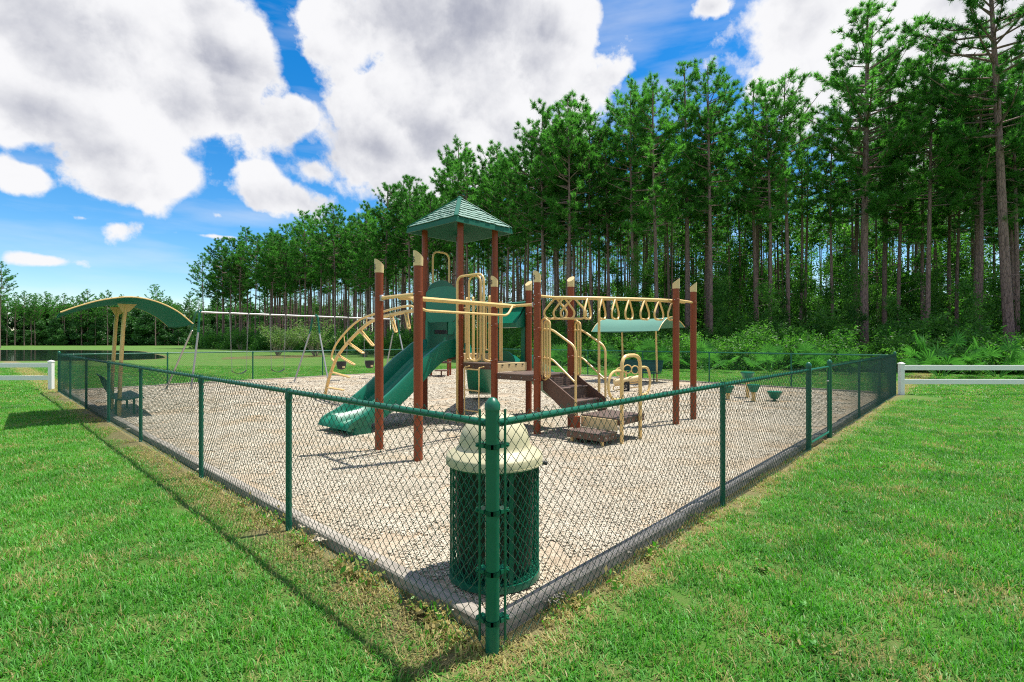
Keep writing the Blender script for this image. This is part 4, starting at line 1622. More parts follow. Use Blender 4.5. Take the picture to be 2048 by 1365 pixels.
away = Vector((.75, .65, 0)); tow = Vector((-.75, -.65, 0))
TOPZ = 2.87
post(PG(2.28, 4.66), TOPZ, cut=away); post(PG(2.25, 3.67), TOPZ, cut=away)
post(PG(A1, B1), TOPZ, cut=away); post(PG(A1, B0), TOPZ, cut=away)
post(PG(A2, B1), TOPZ, cut=Vector((-.6, -.8, 0)), emblem=False); post(PG(A2, B0), TOPZ, cut=Vector((-.6, -.8, 0)), emblem=False)
post(PG(7.44, 2.47), TOPZ, cut=Vector((-.95, .3, 0)), emblem=False); post(PG(8.30, 2.50), TOPZ, cut=Vector((-.95, .3, 0)), emblem=False)
for a, b in ((A1, B2), (A1, B3), (A2, B2), (A2, B3)):
    post(PG(a, b), 4.02, cap=False)
MB().lathe([(.062, -.1), (.062, .43)], PG(A1 + .1, 3.0), 14).build('post', M['brown'], play)


def tubeb(pts, r=.021, mat='tan', name='rail', parent=None, fil=.08, closed=False, n=9):
    return MB().tube(fillet(pts, fil, 4, closed) if fil else pts, r, n, closed).build(name, M[mat], parent or play)


def deck(a0, a1, b0, b1, h, name='deck', mat='perf'):
    c = PG((a0 + a1) / 2, (b0 + b1) / 2, h - .012)
    d = MB().bbox(c, (a1 - a0 - .0, b1 - b0 - .0, .024), E1, b=.004).build(name, M[mat], play, smooth=False)
    t = .07
    for (p, q) in ((PG(a0, b0), PG(a1, b0)), (PG(a1, b0), PG(a1, b1)), (PG(a1, b1), PG(a0, b1)), (PG(a0, b1), PG(a0, b0))):
        m = (p + q) / 2; dd_ = (q - p)
        inn = (PG((a0 + a1) / 2, (b0 + b1) / 2) - m).normalized()
        MB().bbox(m + inn * .014 + Z * (h - .062), (dd_.length - .03, .022, .10), dd_, b=.003).build('fascia', M['deck'], d, smooth=False)
        k = 4
        bb = MB()
        for i in range(k):
            q2 = p.lerp(q, (i + .6) / k) - inn * .003 + Z * (h - .062)
            bb.box(q2, (.018, .012, .018), dd_)
        bb.build('bolt', M['steel'], d)
    return d


deck(A1, A2, B0, B1 - .01, H_A)
deck(A1, A2, B1 + .01, B2 - .01, H_B)
deck(A1, A2, B2 + .01, B3, H_T)
# beige risers between the deck levels
for (b, h0, h1) in ((B1, H_A, H_B), (B2, H_B, H_T)):
    ri = MB().bbox(PG((A1 + A2) / 2, b, (h0 + h1) / 2 + .01), (A2 - A1 - .14, .03, h1 - h0 + .0), E1, b=.006).build('riser', M['beige'], play, smooth=False)
    for k in range(4):
        q = PG(A1 + .2 + k * .19, b - .018, h1 - .03)
        MB().box(q, (.045, .006, .022), E1).build('slot', M['emblem'], ri, smooth=False)

# --- pyramid roof
ca, cb = (A1 + A2) / 2, (B2 + B3) / 2
HS, EZ0, EZ1, APX = .80, 3.955, 4.055, 4.70
crn = [PG(ca - HS, cb - HS), PG(ca + HS, cb - HS), PG(ca + HS, cb + HS), PG(ca - HS, cb + HS)]
apex = PG(ca, cb, APX)
rf = MB()
th = .03
lo = [p + Z * EZ0 for p in crn]; hi = [p + (PG(ca, cb) - p) * .015 + Z * EZ1 for p in crn]
il = [p + (PG(ca, cb) - p) * .05 + Z * EZ0 for p in crn]
ia = apex - Z * .1
rf.add(lo + hi + [apex] + il + [ia], [(0, 1, 5, 4), (1, 2, 6, 5), (2, 3, 7, 6), (3, 0, 4, 7), (4, 5, 8), (5, 6, 8), (6, 7, 8), (7, 4, 8),
       (0, 9, 10, 1), (1, 10, 11, 2), (2, 11, 12, 3), (3, 12, 9, 0), (10, 9, 13), (11, 10, 13), (12, 11, 13), (9, 12, 13)])
roof = rf.build('roof', M['roofgreen'], play, smooth=False)
for k in range(4):
    p, q = hi[k], apex
    d = (q - p); mid = (p + q) / 2 + Z * .014
    MB().bbox(mid, (d.length, .085, .03), d, b=.008).build('hip_cap', M['roofgreen'], roof, smooth=False)
MB().lathe([(.075, APX - .03), (.06, APX + .02), (.01, APX + .05)], PG(ca, cb), 10).build('finial', M['roofgreen'], roof)
sh_me = None
for k in range(4):
    p, q = hi[k], hi[(k + 1) % 4]
    mid = (p + q) / 2
    up = apex - mid; sl = up.length; up.normalize()
    al = (q - p).normalized(); nrm = al.cross(up).normalized()
    if nrm.z < 0: nrm = -nrm
    rows = 9
    half = (q - p).length / 2
    for r_ in range(rows):
        f = (r_ + .05) / rows; f2 = (r_ + 1.0) / rows
        w2 = half * (1 - (f + f2) / 2) - .035
        if w2 < .05: continue
        nsh = max(1, round(2 * w2 / .135))
        sw = 2 * w2 / nsh
        for s_ in range(nsh):
            wob = random.uniform(-.018, .018)
            x = -w2 + (s_ + .5) * sw
            c0 = mid + up * (sl * (f + f2) / 2 + wob) + al * x + nrm * (.010 + random.uniform(0, .005))
            tilt = (up - nrm * .17).normalized()
            o = MB()
            o.bbox(c0, (sw * .95, sl / rows * 1.12, .016), al, tilt, b=.004)
            o.build('shingle', M['shingle'], roof, smooth=False)

# --- double slide from the tower towards the left fence
def slide(path, width, name, bmid, double=True, parent=play, lat=None):
    rings = []
    n = len(path)
    for i, (P, wall, side) in enumerate(path):
        t = (path[min(i + 1, n - 1)][0] - path[max(i - 1, 0)][0]).normalized()
        S = side
        N_ = t.cross(S).normalized()
        if N_.z < 0: N_ = -N_
        h = width / 2
        pr = [(-h, -.06), (-h - .035, wall - .03), (-h - .02, wall), (-h + .03, wall), (-h + .055, wall - .05), (-h + .08, .06), (-h * .62, .0)]
        if double:
            pr += [(-h * .22, .02), (-h * .09, .115), (0, .145), (h * .09, .115), (h * .22, .02)]
        else:
            pr += [(-h * .2, -.015), (h * .2, -.015)]
        pr += [(h * .62, .0), (h - .08, .06), (h - .055, wall - .05), (h - .03, wall), (h + .02, wall), (h + .035, wall - .03), (h, -.06)]
        rings.append([P + S * x + N_ * y for x, y in pr])
    return MB().loft(rings).build(name, M['green'], parent, fixn=True)


bm_ = 6.37
raw = [(4.86, 1.40, .30), (4.62, 1.37, .30), (4.42, 1.27, .27), (4.2, 1.11, .29), (3.85, .82, .29), (3.5, .56, .28), (3.2, .38, .26), (2.98, .30, .21), (2.75, .265, .14), (2.58, .245, .09), (2.50, .215, .055), (2.47, .15, .05)]
sp = curve_pts([(a, h, w) for a, h, w in raw], 3)
slide([(PG(x.x, bm_, x.y), x.z, E2) for x in sp], .94, 'slide', bm_)
for bb_ in (bm_ - .3, bm_ + .3):
    MB().bbox(PG(2.78, bb_, .10), (.34, .30, .30), E1, b=.03).build('slide_foot', M['green'], play)
# hood over the slide mouth
hood = MB()
yv = [B2 + .07, B3 - .07]
hood.add([], [])
arch = []
for k in range(17):
    th_ = math.pi * k / 16
    arch.append((cb + math.cos(th_) * (B3 - B2 - .14) / 2, 2.62 + .16 * math.sin(th_) ** .6))
rings = []
for off_ in (-.03, .03):
    rings.append([PG(A1 + off_, b, z) for b, z in arch] + [PG(A1 + off_, B2 + .07, 2.12), PG(A1 + off_, B2 + .2, 2.07), PG(A1 + off_, B3 - .2, 2.07), PG(A1 + off_, B3 - .07, 2.12)][::-1] [0:0] +
                 [PG(A1 + off_, B2 + .07, 2.12), PG(A1 + off_, B2 + .2, 2.05), PG(A1 + off_, B3 - .2, 2.05), PG(A1 + off_, B3 - .07, 2.12)])
hd = MB().loft(rings).build('slide_hood', M['green'], play, fixn=True)
for b in (B2 + .1, B3 - .1):
    MB().bbox(PG(A1, b, 1.75), (.07, .09, .74), E1, b=.012).build('hood_side', M['green'], hd, smooth=False)


def oblong(c, side, w, h, r=.021, mat='tan', name='loop', fil=.10):
    """closed upright pipe loop centred on c, its width along side"""
    s = Vector(side).normalized()
    p = [c - s * w / 2 - Z * h / 2, c + s * w / 2 - Z * h / 2, c + s * w / 2 + Z * h / 2, c - s * w / 2 + Z * h / 2]
    return tubeb(p, r, mat, name, fil=min(fil, w * .48), closed=True)


# panel with slot across the tower (far side towards the pond)
pn = MB().bbox(PG(ca, B3, 1.82), (A2 - A1 - .14, .04, .78), E1, b=.015).build('panel', M['green'], play, smooth=False)
MB().bbox(PG(ca - .06, B3 - .024, 1.86), (.36, .012, .085), E1, b=.004).build('slot', M['rubber'], pn, smooth=False)
MB().bbox(PG(ca + .22, B3 - .03, 1.95), (.20, .02, .30), E1, b=.006).build('play_plate', M['green'], pn, smooth=False)
for k in range(4):
    MB().lathe([(.018, 2.14), (.018, 2.165)], PG(A1 + .16 + k * .2, B3 - .02), 8).build('bolt', M['steel'], pn)
# arched panel high on the far side with climbing loop over it
ar = [(A1 + .09 + (A2 - A1 - .18) * k / 14, 2.78 + .22 * math.sin(math.pi * k / 14) ** .7) for k in range(15)]
rg = [[PG(a, B3 + o_, z) for a, z in ar] + [PG(A2 - .09, B3 + o_, 2.55), PG(A1 + .09, B3 + o_, 2.55)] for o_ in (-.02, .02)]
MB().loft(rg).build('panel', M['green'], play, fixn=True)
tubeb([PG(A1 + .24, B3 + .03, 2.4), PG(A1 + .24, B3 + .03, 3.62), PG(A1 + .70, B3 + .03, 3.62), PG(A1 + .70, B3 + .03, 2.4)], .022, fil=.16, name='loop')
# barrier bars on the tower's far side
for (p, q, h0, h1, k) in ((PG(A2, B2 + .09), PG(A2, B2 + .3), H_T + .06, H_T + 1.0, 3), (PG(A2, B3 - .3), PG(A2, B3 - .09), H_T + .06, H_T + 1.0, 3),
                          ):
    tubeb([p + Z * h0, q + Z * h0, q + Z * h1, p + Z * h1], .018, closed=True, fil=.05, name='barrier')
    for i in range(k):
        c_ = p.lerp(q, (i + .5) / k)
        tubeb([c_ + Z * h0, c_ + Z * h1], .013, fil=0, name='bar', n=6)

# --- arch and ladder into the middle deck, left of the near posts
ax = A1 - .13
tubeb([PG(ax, 5.70, -.1), PG(ax, 5.70, 2.92), PG(ax, 4.95, 2.92), PG(ax, 4.95, 1.30), PG(ax + .12, 4.91, 1.28)], .024, fil=.16, name='arch')
oblong(PG(ax + .05, 5.25, 2.09), E2, .33, 1.62, .02, fil=.15)
for b0_, wdt in ((5.62, .14), (5.44, .12), (4.98, .13)):
    oblong(PG(A1 + .06, b0_, 1.90), E2 * .6 + E1 * .8, wdt, 1.22, .018, fil=.06)
for b_ in (5.58, 5.50, 4.95, 4.90):
    tubeb([PG(A1 + .30, b_, H_B + .05), PG(A1 + .30, b_, 2.42)], .015, fil=0, name='bar', n=7)
lad = []
for b_ in (5.46, 5.06):
    tubeb([PG(ax - .02, b_, -.05), PG(ax - .02, b_, 1.16), PG(A1 - .01, b_, 1.17)], .013, fil=.03, name='ladder_rail', n=7)
for z in (.33, .72, 1.12):
    tubeb([PG(ax - .02, 5.46, z), PG(ax - .02, 5.06, z)], .013, fil=0, name='rung', n=7)

# --- overhead beam with hand bar, near posts to the deck
TZ = 2.29
tubeb([PG(2.28, 4.60, TZ), PG(2.25, 3.73, TZ)], .026, fil=0, name='crossbar')
tubeb([PG(A1, 4.74, TZ), PG(A1, 3.82, TZ)], .026, fil=0, name='crossbar')
tubeb([PG(2.29, 4.17, TZ - .01), PG(4.80, 4.27, TZ - .01)], .036, fil=0, name='beam')
tubeb([PG(2.45, 4.10, TZ - .02), PG(2.62, 4.05, TZ - .19), PG(4.50, 4.15, TZ - .19), PG(4.68, 4.2, TZ - .02)], .02, fil=.1, name='hand_bar')
for p in (PG(2.28, 4.60, TZ), PG(A1, 3.82, TZ)):
    MB().bbox(p, (.06, .09, .09), E1, b=.01).build('clamp', M['steel'], play)

for (a, b, zs) in ((2.28, 4.66, (TZ,)), (2.25, 3.67, (TZ,)), (A1, B1, (TZ, 1.3, 1.95)), (A1, B0, (TZ, 2.44, 1.0, 1.86, 1.37)), (A2, B0, (2.44, 1.0, 1.86, 1.37)), (A2, B1, (1.0, 2.2)),
                   (A1, B2, (1.17, 1.33, 2.12, 2.6)), (A1, B3, (1.33, 2.12, 2.6)), (A2, B2, (1.17, 2.0)), (7.44, 2.47, (2.45,)), (8.30, 2.50, (2.45,))):
    for z in zs:
        MB().lathe([(.0635, z - .028), (.069, z - .024), (.069, z + .024), (.0635, z + .028)], PG(a, b), 16, caps=False).build('collar', M['brown'], play)
        MB().lathe([(.010, z - .008), (.010, z + .008)], PG(a, b) + Vector((-.045, -.057, 0)), 6).build('bolt', M['steel'], play)

# --- ring ladder on the right
RZ = 2.44
tubeb([PG(A1 + .06, B0, RZ), PG(A2 - .06, B0, RZ)], .024, fil=0, name='crossbar')
tubeb([PG(7.5, 2.47, RZ + .01), PG(8.24, 2.5, RZ + .01)], .024, fil=0, name='crossbar')
bs = PG((A1 + A2) / 2, B0, RZ - .01); be = PG(7.87, 2.49, RZ)
bpath = curve_pts([bs, bs + Vector((.30, -.02, 0)), bs.lerp(be, .35) + Vector((.02, -.20, 0)), bs.lerp(be, .7) + Vector((.1, -.16, 0)), be], 8)
MB().tube(bpath, .034, 10).build('ring_beam', M['tan'], play)


def at_x(path, f):
    i = min(int(f * (len(path) - 1)), len(path) - 2)
    return path[i].lerp(path[i + 1], f * (len(path) - 1) - i)


def f_at_u(u):
    return min((abs(1024 + 1024 * at_x(bpath, k / 400).x / at_x(bpath, k / 400).y - u), k / 400) for k in range(401))[1]


ring_defs = [(f_at_u(1111), 5, .44), (f_at_u(1128), 3, .40), (f_at_u(1147), -4, .48)] + [(f_at_u(u_), y_, .46) for u_, y_ in ((1175, 66), (1204, 64), (1231, 62), (1258, 59), (1290, 54), (1318, 52), (1345, 50))]
for f, yaw, wd in ring_defs:
    c_ = at_x(bpath, f) - Z * .01
    s_ = Vector((math.cos(R(yaw)), math.sin(R(yaw)), 0))
    hh = .36
    pts_ = [c_ + s_ * .02, c_ + s_ * (wd * .5) - Z * hh * .68, c_ + s_ * wd * .40 - Z * hh, c_ - s_ * wd * .40 - Z * hh, c_ - s_ * wd * .5 - Z * hh * .68, c_ - s_ * .02]
    tubeb(pts_, .0195, fil=.06, closed=True, name='ring', n=8)
tubeb([PG(5.83, 3.16, -.1), PG(5.83, 3.16, RZ - .02)], .024, fil=0, name='pole')

# --- stairs and transfer step
for (b, h) in ((3.52, .86), (3.26, .655)):
    st = MB().bbox(PG((A1 + .1 + A2) / 2, b - .01, h - .014), (A2 - A1 - .16, .30, .028), E1, b=.004).build('tread', M['perf'], play, smooth=False)
for (b, h0, h1) in ((3.67, .86, H_A - .06), (3.385, .655, .84), (3.125, .45, .635)):
    MB().bbox(PG((A1 + .1 + A2) / 2, b, (h0 + h1) / 2), (A2 - A1 - .16, .012, h1 - h0), E1, b=.003).build('riser', M['perf'], play, smooth=False)
for a in (A1 + .12, A2 + .0):
    pr = [(3.72, 1.10), (3.0, .66), (3.0, .36), (3.08, .36), (3.72, .82)]
    MB().loft([[PG(a + o_, b, z) for b, z in pr] for o_ in (-.012, .012)]).build('stringer', M['deck'], play, smooth=False, fixn=True)
deck(5.06, 5.85, 2.27, 3.0, .45, name='platform')
deck(4.64, 5.04, 2.30, 3.0, .25, name='platform')
MB().bbox(PG(5.045, 2.65, .34), (.02, .68, .17), E1, b=.004).build('riser', M['beige'], play, smooth=False)
for a, b in ((4.70, 2.36), (4.72, 2.94), (5.78, 2.95)):
    tubeb([PG(a, b, -.1), PG(a, b, .22 if a < 5 else .42)], .026, fil=0, name='leg')
# stair hand rails and their upright loops
for a in (A1 + .10, A2 + .02):
    tubeb([PG(a, 3.70, 1.86), PG(a, 3.52, 1.86), PG(a, 3.02, 1.56), PG(a, 3.02, .40)], .02, fil=.12)
    tubeb([PG(a, 3.70, 1.37), PG(a, 3.52, 1.36), PG(a, 3.03, .98)], .017, fil=.1)
    for off_ in (.0, .075):
        oblong(PG(a - .0 + off_ * .3, 3.62 + off_, 1.52), E2 * .75 + E1 * .2, .16, .98 + off_, .019, fil=.075)
# --- looped frame beside the transfer step
tubeb([PG(5.06, 2.24, -.1), PG(5.06, 2.24, 1.43), PG(5.64, 2.24, 1.43), PG(5.64, 2.24, -.1)], .03, fil=.2, name='frame')
tubeb([PG(5.06, 2.24, 1.20), PG(4.80, 2.26, 1.20), PG(4.68, 2.26, .98), PG(4.80, 2.26, .76), PG(5.06, 2.24, .76)], .021, fil=.12, name='side_loop')
tubeb([PG(5.64, 2.24, 1.23), PG(5.86, 2.22, 1.23), PG(5.96, 2.22, 1.0), PG(5.86, 2.22, .78), PG(5.64, 2.24, .78)], .021, fil=.12, name='side_loop')

# --- hooded window over the second slide
hw = []
for o_ in (0, 1):
    pass
wb0, wb1 = B1 + .07, B2 - .07
hp = [(A2 - .02, 2.44), (A2 + .02, 2.46), (A2 + .05, 2.40), (A2 - .26, 2.06), (A2 - .30, 2.02), (A2 - .30, 1.93), (A2 - .24, 1.92), (A2 - .02, 1.94)]
hw = MB().loft([[PG(a, b, z) for a, z in hp] for b in (wb0, wb1)]).build('window_hood', M['green'], play, fixn=True)
for b in (wb0 + .05, wb1 - .05):
    MB().bbox(PG(A2, b, 1.72), (.10, .10, 1.0), E1, b=.012).build('hood_side', M['green'], hw, smooth=False)
MB().loft([[PG(A2 - .22 + o_, (wb0 + wb1) / 2 + math.cos(math.pi * k / 12) * .3, H_B + .01 + .22 * math.sin(math.pi * k / 12)) for k in range(13)] for o_ in (-.015, .015)]).build('sill_plate', M['green'], hw, fixn=True)

# --- second slide, out to the back
rp = [(5.85, 5.28, 1.235, .2), (6.15, 5.28, 1.16, .2), (6.7, 5.22, .8, .2), (7.2, 5.1, .45, .18), (7.6, 5.0, .26, .12), (7.8, 4.96, .22, .06)]
sp2 = [(PG(a, b, h), w_, E2) for a, b, h, w_ in rp]
slide(sp2, .6, 'slide', 5.28, double=False)
# curved slide behind the tower
cur = curve_pts([PG(5.85, 6.32, 1.38), PG(6.15, 6.5, 1.32), PG(6.6, 7.05, 1.05), PG(7.1, 7.6, .70), PG(7.6, 8.1, .38), PG(7.95, 8.45, .24), PG(8.1, 8.6, .20)], 4)
sp3 = []
for i, p in enumerate(cur):
    t = (cur[min(i + 1, len(cur) - 1)] - cur[max(i - 1, 0)]); t.z = 0; t.normalize()
    sp3.append((p, .24 if i < len(cur) - 5 else .12, Vector((-t.y, t.x, 0))))
slide(sp3, .62, 'slide', 0, double=False)

# --- long arched climber with inward loops on the tower's far side
def arc_pt(u, v, a=5.2):
    k = (u - 1024) / 1024
    b = ((C.x + E1.x * a) - k * (C.y + E1.y * a)) / (k * E2.y - E2.x)
    y = C.y + E1.y * a + E2.y * b
    return PG(a, b, CAM_H + (683 - v) / 1024 * y)


spx = [(648, 799), (658.6, 756), (671, 722), (683, 702), (710, 671), (746, 642), (790, 629), (836, 621)]
spine = curve_pts([arc_pt(u, v) for u, v in spx], 6)
spine[0] = Vector((spine[0].x, spine[0].y, -.1))
MB().tube(spine, .044, 9).build('climber_spine', M['tan'], play)
upr = curve_pts([arc_pt(u, v) for u, v in [(668, 724), (663, 714), (673, 688), (698, 658), (722, 639), (756, 627), (815, 613), (832, 620)]], 5)
MB().tube(upr, .028, 8).build('climber_rail', M['tan'], play)
ctr = arc_pt(835, 790)
for (u, v, ue, ve) in ((655, 776, 686, 781), (662, 745, 698, 755), (677, 712, 708, 730), (696, 686, 726, 707), (720, 661, 746, 692), (782, 632, 792, 665), (812, 627, 818, 658)):
    p, q = arc_pt(u, v), arc_pt(ue, ve)
    s_ = E1 * .035
    tubeb([p - s_, q - s_, q + s_, p + s_], .021, fil=.03, name='climber_loop', n=7)
for k in (12, 20, 28):
    p = spine[k]
    j = min(range(len(upr)), key=lambda i: (upr[i] - p).length)
    tubeb([p, upr[j]], .014, fil=0, name='climber_brace', n=6)


# ------------------------------------------------------------------ swing set and swings
apx = [(402, 625.5), (632, 632.5), (790, 638)]
SWH = 2.62


def beam_pt(u):
    # the beam runs right-back from the left frame
    k = (u - 1024) / 1024
    s0, dr = Vector((-10.35, 17.05, 0)), Vector((.672, .741, 0))
    t = (k * s0.y - s0.x) / (dr.x - k * dr.y)
    p = s0 + dr * t
    return Vector((p.x, p.y, SWH))


def gpt(u, v, z=0.0):
    y = 1024 * (CAM_H - z) / (v - 683)
    return Vector(((u - 1024) / 1024 * y, y, z))


sw = thing('swing_set', (beam_pt(632).x, beam_pt(632).y, 0), 'long grey swing frame with green elbows on the left of the playground', 'swing set')
MB().tube([beam_pt(398), beam_pt(800)], .031, 10).build('top_beam', M['steel'], sw)
feet = [((331, 776), (381, 784)), ((586, 768), (659, 771)), (None, None)]
for i, u in enumerate((402, 632, 792)):
    t = beam_pt(u)
    if i < 2:
        f1, f2 = gpt(*feet[i][0]), gpt(*feet[i][1])
    else:
        f1, f2 = Vector((t.x, t.y, 0)) + E2 * .95, Vector((t.x, t.y, 0)) - E2 * 1.0
    for f in (f1, f2):
        h = t + Z * .05
        k1 = h + (f - h) * .06 + Vector((0, 0, .0)); k2 = h + (f - h) * .24
        off_ = Vector((f.x - h.x, f.y - h.y, 0)) * .07
        MB().tube([k2, f - Z * .1], .031, 9).build('leg', M['steel'], sw)
        MB().tube(curve_pts([h, h + (f - h) * .07 + off_ + Z * .10, h + (f - h) * .16 + off_ * .6 + Z * .04, h + (f - h) * .27], 4), .036, 9).build('elbow', M['fence'], sw)


def chain(mb, a, b, r=.012):
    d = (b - a); n = max(2, int(d.length / .06))
    for k in range(n):
        p, q = a + d * (k / n), a + d * ((k + 1.15) / n)
        s = Vector((1, 0, 0)) if k % 2 else Vector((0, 1, 0))
        mb.tube([p - s * r, (p + q) / 2 - s * r * 1.2, q - s * r], .004, 3, caps=False)
        mb.tube([p + s * r, (p + q) / 2 + s * r * 1.2, q + s * r], .004, 3, caps=False)


def swing(u0, u1, zseat, kind, label):
    a, b = beam_pt(u0), beam_pt(u1)
    m = (a + b) / 2
    root = thing('belt_swing' if kind == 'belt' else 'bucket_swing', (m.x, m.y, zseat), label, 'swing', 'swings hanging from the long frame')
    dd_ = (b - a).normalized()
    sa, sb = m - dd_ * .23, m + dd_ * .23
    for t, s in ((a, sa), (b, sb)):
        mb = MB(); chain(mb, t - Z * .03, Vector((s.x, s.y, zseat + .12)))
        mb.build('chain', M['chain'], root)
        MB().lathe([(.045, SWH - .03), (.045, SWH + .03)], Vector((t.x, t.y, 0)), 8).build('hanger', M['chain'], root)
    side = Vector((-dd_.y, dd_.x, 0))
    if kind == 'belt':
        g = []
        for k in range(9):
            f = k / 8 * 2 - 1
            g.append([m + dd_ * (.24 * f) + side * (w_ * (1 - .25 * abs(f))) + Z * (zseat - m.z + .02 + .11 * f * f) for w_ in (-.075, .075)])
        MB().sheet(g, .012, lambda i, j: (0, 0, -1)).build('seat', M['rubber'], root, fixn=True)
    else:
        pr = [(.06, -.20), (.15, -.16), (.185, -.02), (.19, .13), (.17, .13), (.165, -.01), (.13, -.12), (.04, -.15)]
        MB().lathe(pr, Vector((m.x, m.y, zseat + .10)), 16).build('seat', M['rubber'], root, fixn=True)
        for s_ in (-1, 1):
            MB().lathe([(.05, -.13), (.055, -.06)], Vector((m.x, m.y, zseat + .10)) + side * (.17 * s_), 8).build('leg_hole', M['beige'], root)


swing(459, 497, .50, 'belt', 'black belt swing nearest the left frame of the swing set')
swing(540, 571, .50, 'belt', 'black belt swing left of the middle frame of the swing set')
swing(669, 696, .60, 'bucket', 'black bucket swing just right of the middle swing frame')
swing(728, 750, .60, 'bucket', 'black bucket swing seen beside the near tan capped post')


# ------------------------------------------------------------------ shaded benches
def shade_bench(org, front, sheet, label):
    """org: ground point between the posts; front: the way the bench looks"""
    f = Vector(front).normalized(); s = Vector((-f.y, f.x, 0))
    root = thing('shade_bench', org, label, 'bench', 'benches under arched shade canopies')
    O = Vector(org)

    def q(x, y, z):            # x to the front, y along the bench
        return O + f * x + s * y + Z * z
    for y in (-.75, .75):
        MB().tube(fillet([q(-.14, y, -.1), q(-.12, y, .9), q(-.06, y, 2.1), q(-.02, y, 2.46)], .25, 4), .038, 10).build('post', M['tan'], root)
        br = MB()
        br.loft([[q(-.17, y + o_, 2.46), q(.17, y + o_, 2.46), q(.04, y + o_, 2.30), q(-.08, y + o_, 2.28)] for o_ in (-.03, .03)])
        br.build('bracket', M['tan'], root, smooth=False, fixn=True)
    prof = [(-1.1, 2.20), (-.82, 2.34), (-.45, 2.48), (0, 2.56), (.42, 2.49), (.8, 2.30), (1.1, 2.03)]
    pc = curve_pts([(x, 0, z) for x, z in prof], 4)
    ys = [-1.45 + 2.9 * k / 12 for k in range(13)]
    g = [[q(p.x, y, p.z - .07 * math.cos(y / 1.45 * math.pi / 2) * (1 - abs(p.x) / 2.4)) for p in pc] for y in ys]
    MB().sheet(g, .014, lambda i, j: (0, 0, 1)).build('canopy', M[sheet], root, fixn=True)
    for y in (-1.45, 1.45):
        MB().tube([q(p.x, y, p.z + .01) for p in pc], .014, 7).build('canopy_bow', M['tan'], root)
    for x, z in ((-1.1, 2.20), (1.1, 2.03)):
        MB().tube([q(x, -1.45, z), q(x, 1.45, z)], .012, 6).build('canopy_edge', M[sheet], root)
    # perforated steel seat and back, rolled edges
    seat = curve_pts([(-.22, 0, .44), (-.1, 0, .415), (.1, 0, .43), (.24, 0, .46), (.29, 0, .43)], 3)
    MB().sheet([[q(p.x, y, p.z) for p in seat] for y in (-.9, -.45, 0, .45, .9)], .025, lambda i, j: (0, 0, -1)).build('seat', M['perfgreen'], root, fixn=True)
    back = curve_pts([(-.20, 0, .46), (-.27, 0, .60), (-.33, 0, .80), (-.40, 0, .90)], 3)
    MB().sheet([[q(p.x, y, p.z) for p in back] for y in (-.9, -.45, 0, .45, .9)], .025, lambda i, j: tuple(-f)).build('backrest', M['perfgreen'], root, fixn=True)
    for y in (-.6, .6):
        MB().tube(fillet([q(.14, y, -.08), q(.14, y, .40), q(-.18, y, .40), q(-.18, y, -.08)], .06, 3), .024, 8).build('leg', M['bench'], root)


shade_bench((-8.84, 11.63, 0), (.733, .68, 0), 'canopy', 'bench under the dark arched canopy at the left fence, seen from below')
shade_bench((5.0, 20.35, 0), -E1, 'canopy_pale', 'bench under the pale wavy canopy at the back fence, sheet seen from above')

# ------------------------------------------------------------------ spring rider
sr = gpt(1252, 787)
rider = thing('spring_rider', sr, 'tan spring rider with looped handles behind the looped frame', 'spring rider')
MB().tube([sr + Vector((.11 * math.cos(k * .7), .11 * math.sin(k * .7), .02 + k * .0048)) for k in range(72)], .016, 6).build('spring', M['rubber'], rider)
X_ = Vector((.95, .1, .12)).normalized()
MB().tube([sr - X_ * .42 + Z * .40, sr - X_ * .40 + Z * .40, sr + X_ * .42 + Z * .42, sr + X_ * .45 + Z * .42], [.05, .10, .10, .05], 10).build('body', M['beige'], rider)
for dx, z, w_ in ((-.22, .70, .14), (.05, .76, .16), (.3, .70, .14)):
    c_ = sr + X_ * dx + Z * z
    s_ = Vector((.9, .4, 0)).normalized()
    MB().tube([c_ + s_ * w_ * math.cos(t * .524) + Z * .13 * math.sin(t * .524) for t in range(12)], .018, 7, closed=True).build('handle_loop', M['tan'], rider)
MB().tube([sr + Z * .45, sr + Z * .70], .024, 7).build('stem', M['tan'], rider)
for dx in (-.22, .3):
    c_ = sr + X_ * dx + Z * .21
    MB().tube(fillet([c_ - X_ * .2 - Z * .07, c_ + X_ * .2 - Z * .07, c_ + X_ * .2 + Z * .07, c_ - X_ * .2 + Z * .07], .06, 3, True), .018, 7, closed=True).build('foot_loop', M['tan'], rider)

# ------------------------------------------------------------------ stepping pods
def pod(p, h, rad, stem, label):
    root = thing('stepping_pod', (p.x, p.y, 0), label, 'stepping pod', 'green stepping pods by the right fence')
    MB().lathe([(.05, h - .20), (.09, h - .19), (rad * .72, h - .12), (rad * .95, h - .04), (rad, h - .03), (rad, h), (rad * .9, h + .006), (.02, h + .012)], p, 18).build('seat', M['green'], root)
    if stem == 'tan':
        MB().lathe([(.05, -.1), (.05, h - .18)], p, 12).build('stem', M['tan'], root)
    else:
        MB().lathe([(.032, -.1), (.032, h - .18)], p, 12).build('stem', M['fence'], root)
        MB().lathe([(.10, 0), (.10, .035), (.04, .05)], p, 12).build('foot', M['fence'], root)


pod(gpt(1549, 807), .31, .185, 'thin', 'lowest green stepping pod on a thin stem, nearest the gate')
pod(gpt(1507, 808), .50, .165, 'tan', 'green stepping pod on a tan stem, second lowest of the row')
pod(gpt(1495, 800), .78, .185, 'tan', 'highest green stepping pod, its top above the fence rail')
pod(gpt(1456, 803), .42, .165, 'tan', 'green stepping pod half behind a fence post, left of the row')

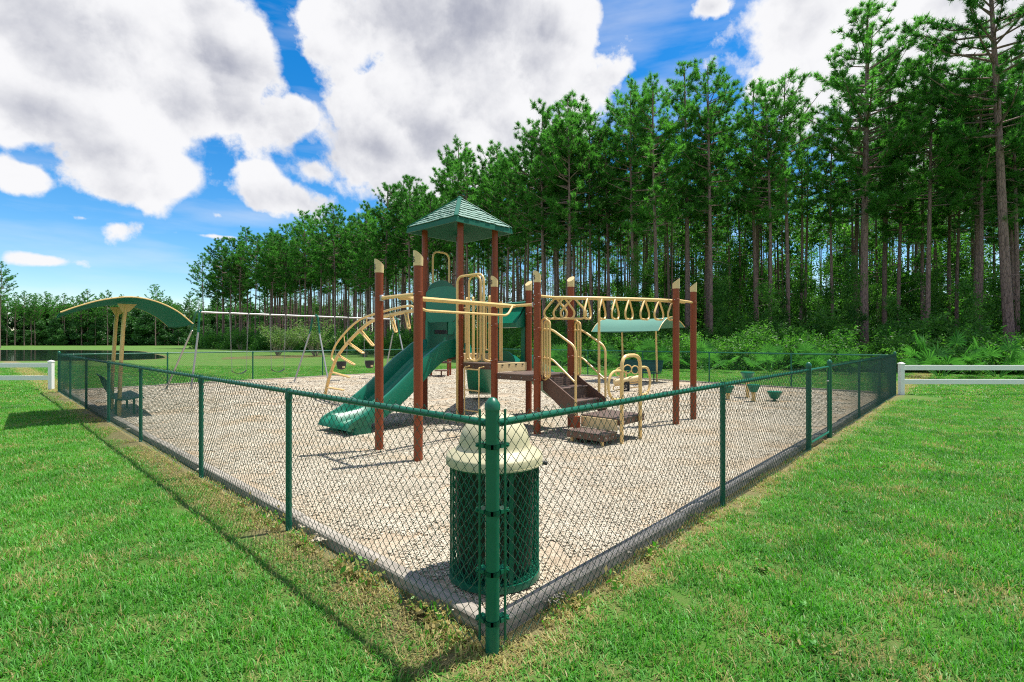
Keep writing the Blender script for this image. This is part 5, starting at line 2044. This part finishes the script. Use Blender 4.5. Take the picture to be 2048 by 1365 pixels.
# ------------------------------------------------------------------ toddler climber at the back
tp = Vector((-3.35, 23.6, 0))
tod = thing('toddler_climber', tp, 'small low climber with green slide far behind the big slide', 'play structure')
for dx, dy in ((-.45, -.4), (.45, -.4), (-.45, .45), (.45, .45)):
    MB().lathe([(.05, -.1), (.05, 1.35)], tp + Vector((dx, dy, 0)), 10).build('post', M['brown'], tod)
MB().bbox(tp + Vector((0, 0, .68)), (1.0, .95, .07), b=.01).build('deck', M['deck'], tod, smooth=False)
for s_ in (-1, 1):
    MB().bbox(tp + Vector((.45 * s_, 0, 1.05)), (.04, .75, .5), b=.015).build('panel', M['green'], tod, smooth=False)
pth = [(tp + Vector((-.5 - d_, -.1, h)), w_, Vector((0, 1, 0))) for d_, h, w_ in ((0, .70, .16), (.15, .68, .16), (.6, .42, .16), (1.0, .2, .12), (1.25, .13, .05))]
slide(pth, .5, 'slide', 0, double=False, parent=tod)
MB().bbox(tp + Vector((.2, -.75, .34)), (.55, .3, .05), b=.01).build('step', M['deck'], tod, smooth=False)
MB().bbox(tp + Vector((.2, -.75, .15)), (.06, .06, .36), b=.01).build('step_leg', M['deck'], tod, smooth=False)

# ------------------------------------------------------------------ waste bin at the corner
bp_ = Vector((-.12, 3.52, 0.04))
bin_ = thing('waste_bin', bp_, 'round green mesh waste bin with cream domed lid behind the corner post', 'waste bin')
r_, z0_, z1_ = .300, .05, .80
nv, ns = 46, 17
V, F = [], []
base = 0
mb = MB()
for fam in (-1, 1):
    for k in range(nv):
        pts_ = []
        for j in range(ns + 1):
            th_ = 2 * math.pi * (k + fam * j * .5) / nv
            pts_.append(bp_ + Vector((math.cos(th_) * (r_ + .002 * fam), math.sin(th_) * (r_ + .002 * fam), z0_ + (z1_ - z0_) * j / ns)))
        mb.tube(pts_, .0036, 4, caps=False)
bk = mb.build('wire_basket', M['fence'], bin_); bk['kind'] = 'stuff'
for z in (z0_, z1_):
    MB().lathe([(r_ - .008, z - .022), (r_ + .010, z - .022), (r_ + .010, z + .022), (r_ - .008, z + .022)], bp_, 40).build('hoop', M['fence'], bin_)
MB().lathe([(.255, .10), (.27, .4), (.27, .80), (.262, .80), (.255, .12)], bp_, 30).build('liner', M['liner'], bin_)
for k in range(4):
    th_ = k * math.pi / 2 + .4
    d_ = Vector((math.cos(th_), math.sin(th_), 0))
    MB().bbox(bp_ + d_ * (r_ - .004) + Z * (.42), (.012, .03, .80), d_, b=.003).build('upright', M['fence'], bin_, smooth=False)
lid = MB().lathe([(.300, .80), (.326, .795), (.330, .80), (.330, .845), (.324, .856), (.262, .893), (.250, .903), (.243, .92), (.238, .96), (.222, 1.01), (.19, 1.06), (.14, 1.10), (.07, 1.123), (.01, 1.128)], bp_, 48).build('lid', M['lid'], bin_)
MB().lathe([(.3275, .793), (.3325, .793), (.3325, .803), (.3275, .803)], bp_, 48).build('lid_rim', M['lid'], lid)
MB().tube([bp_ + Vector((.30, -.04, .80)), bp_ + Vector((.36, -.05, .79))], .014, 8).build('lid_clip', M['rubber'], bin_)
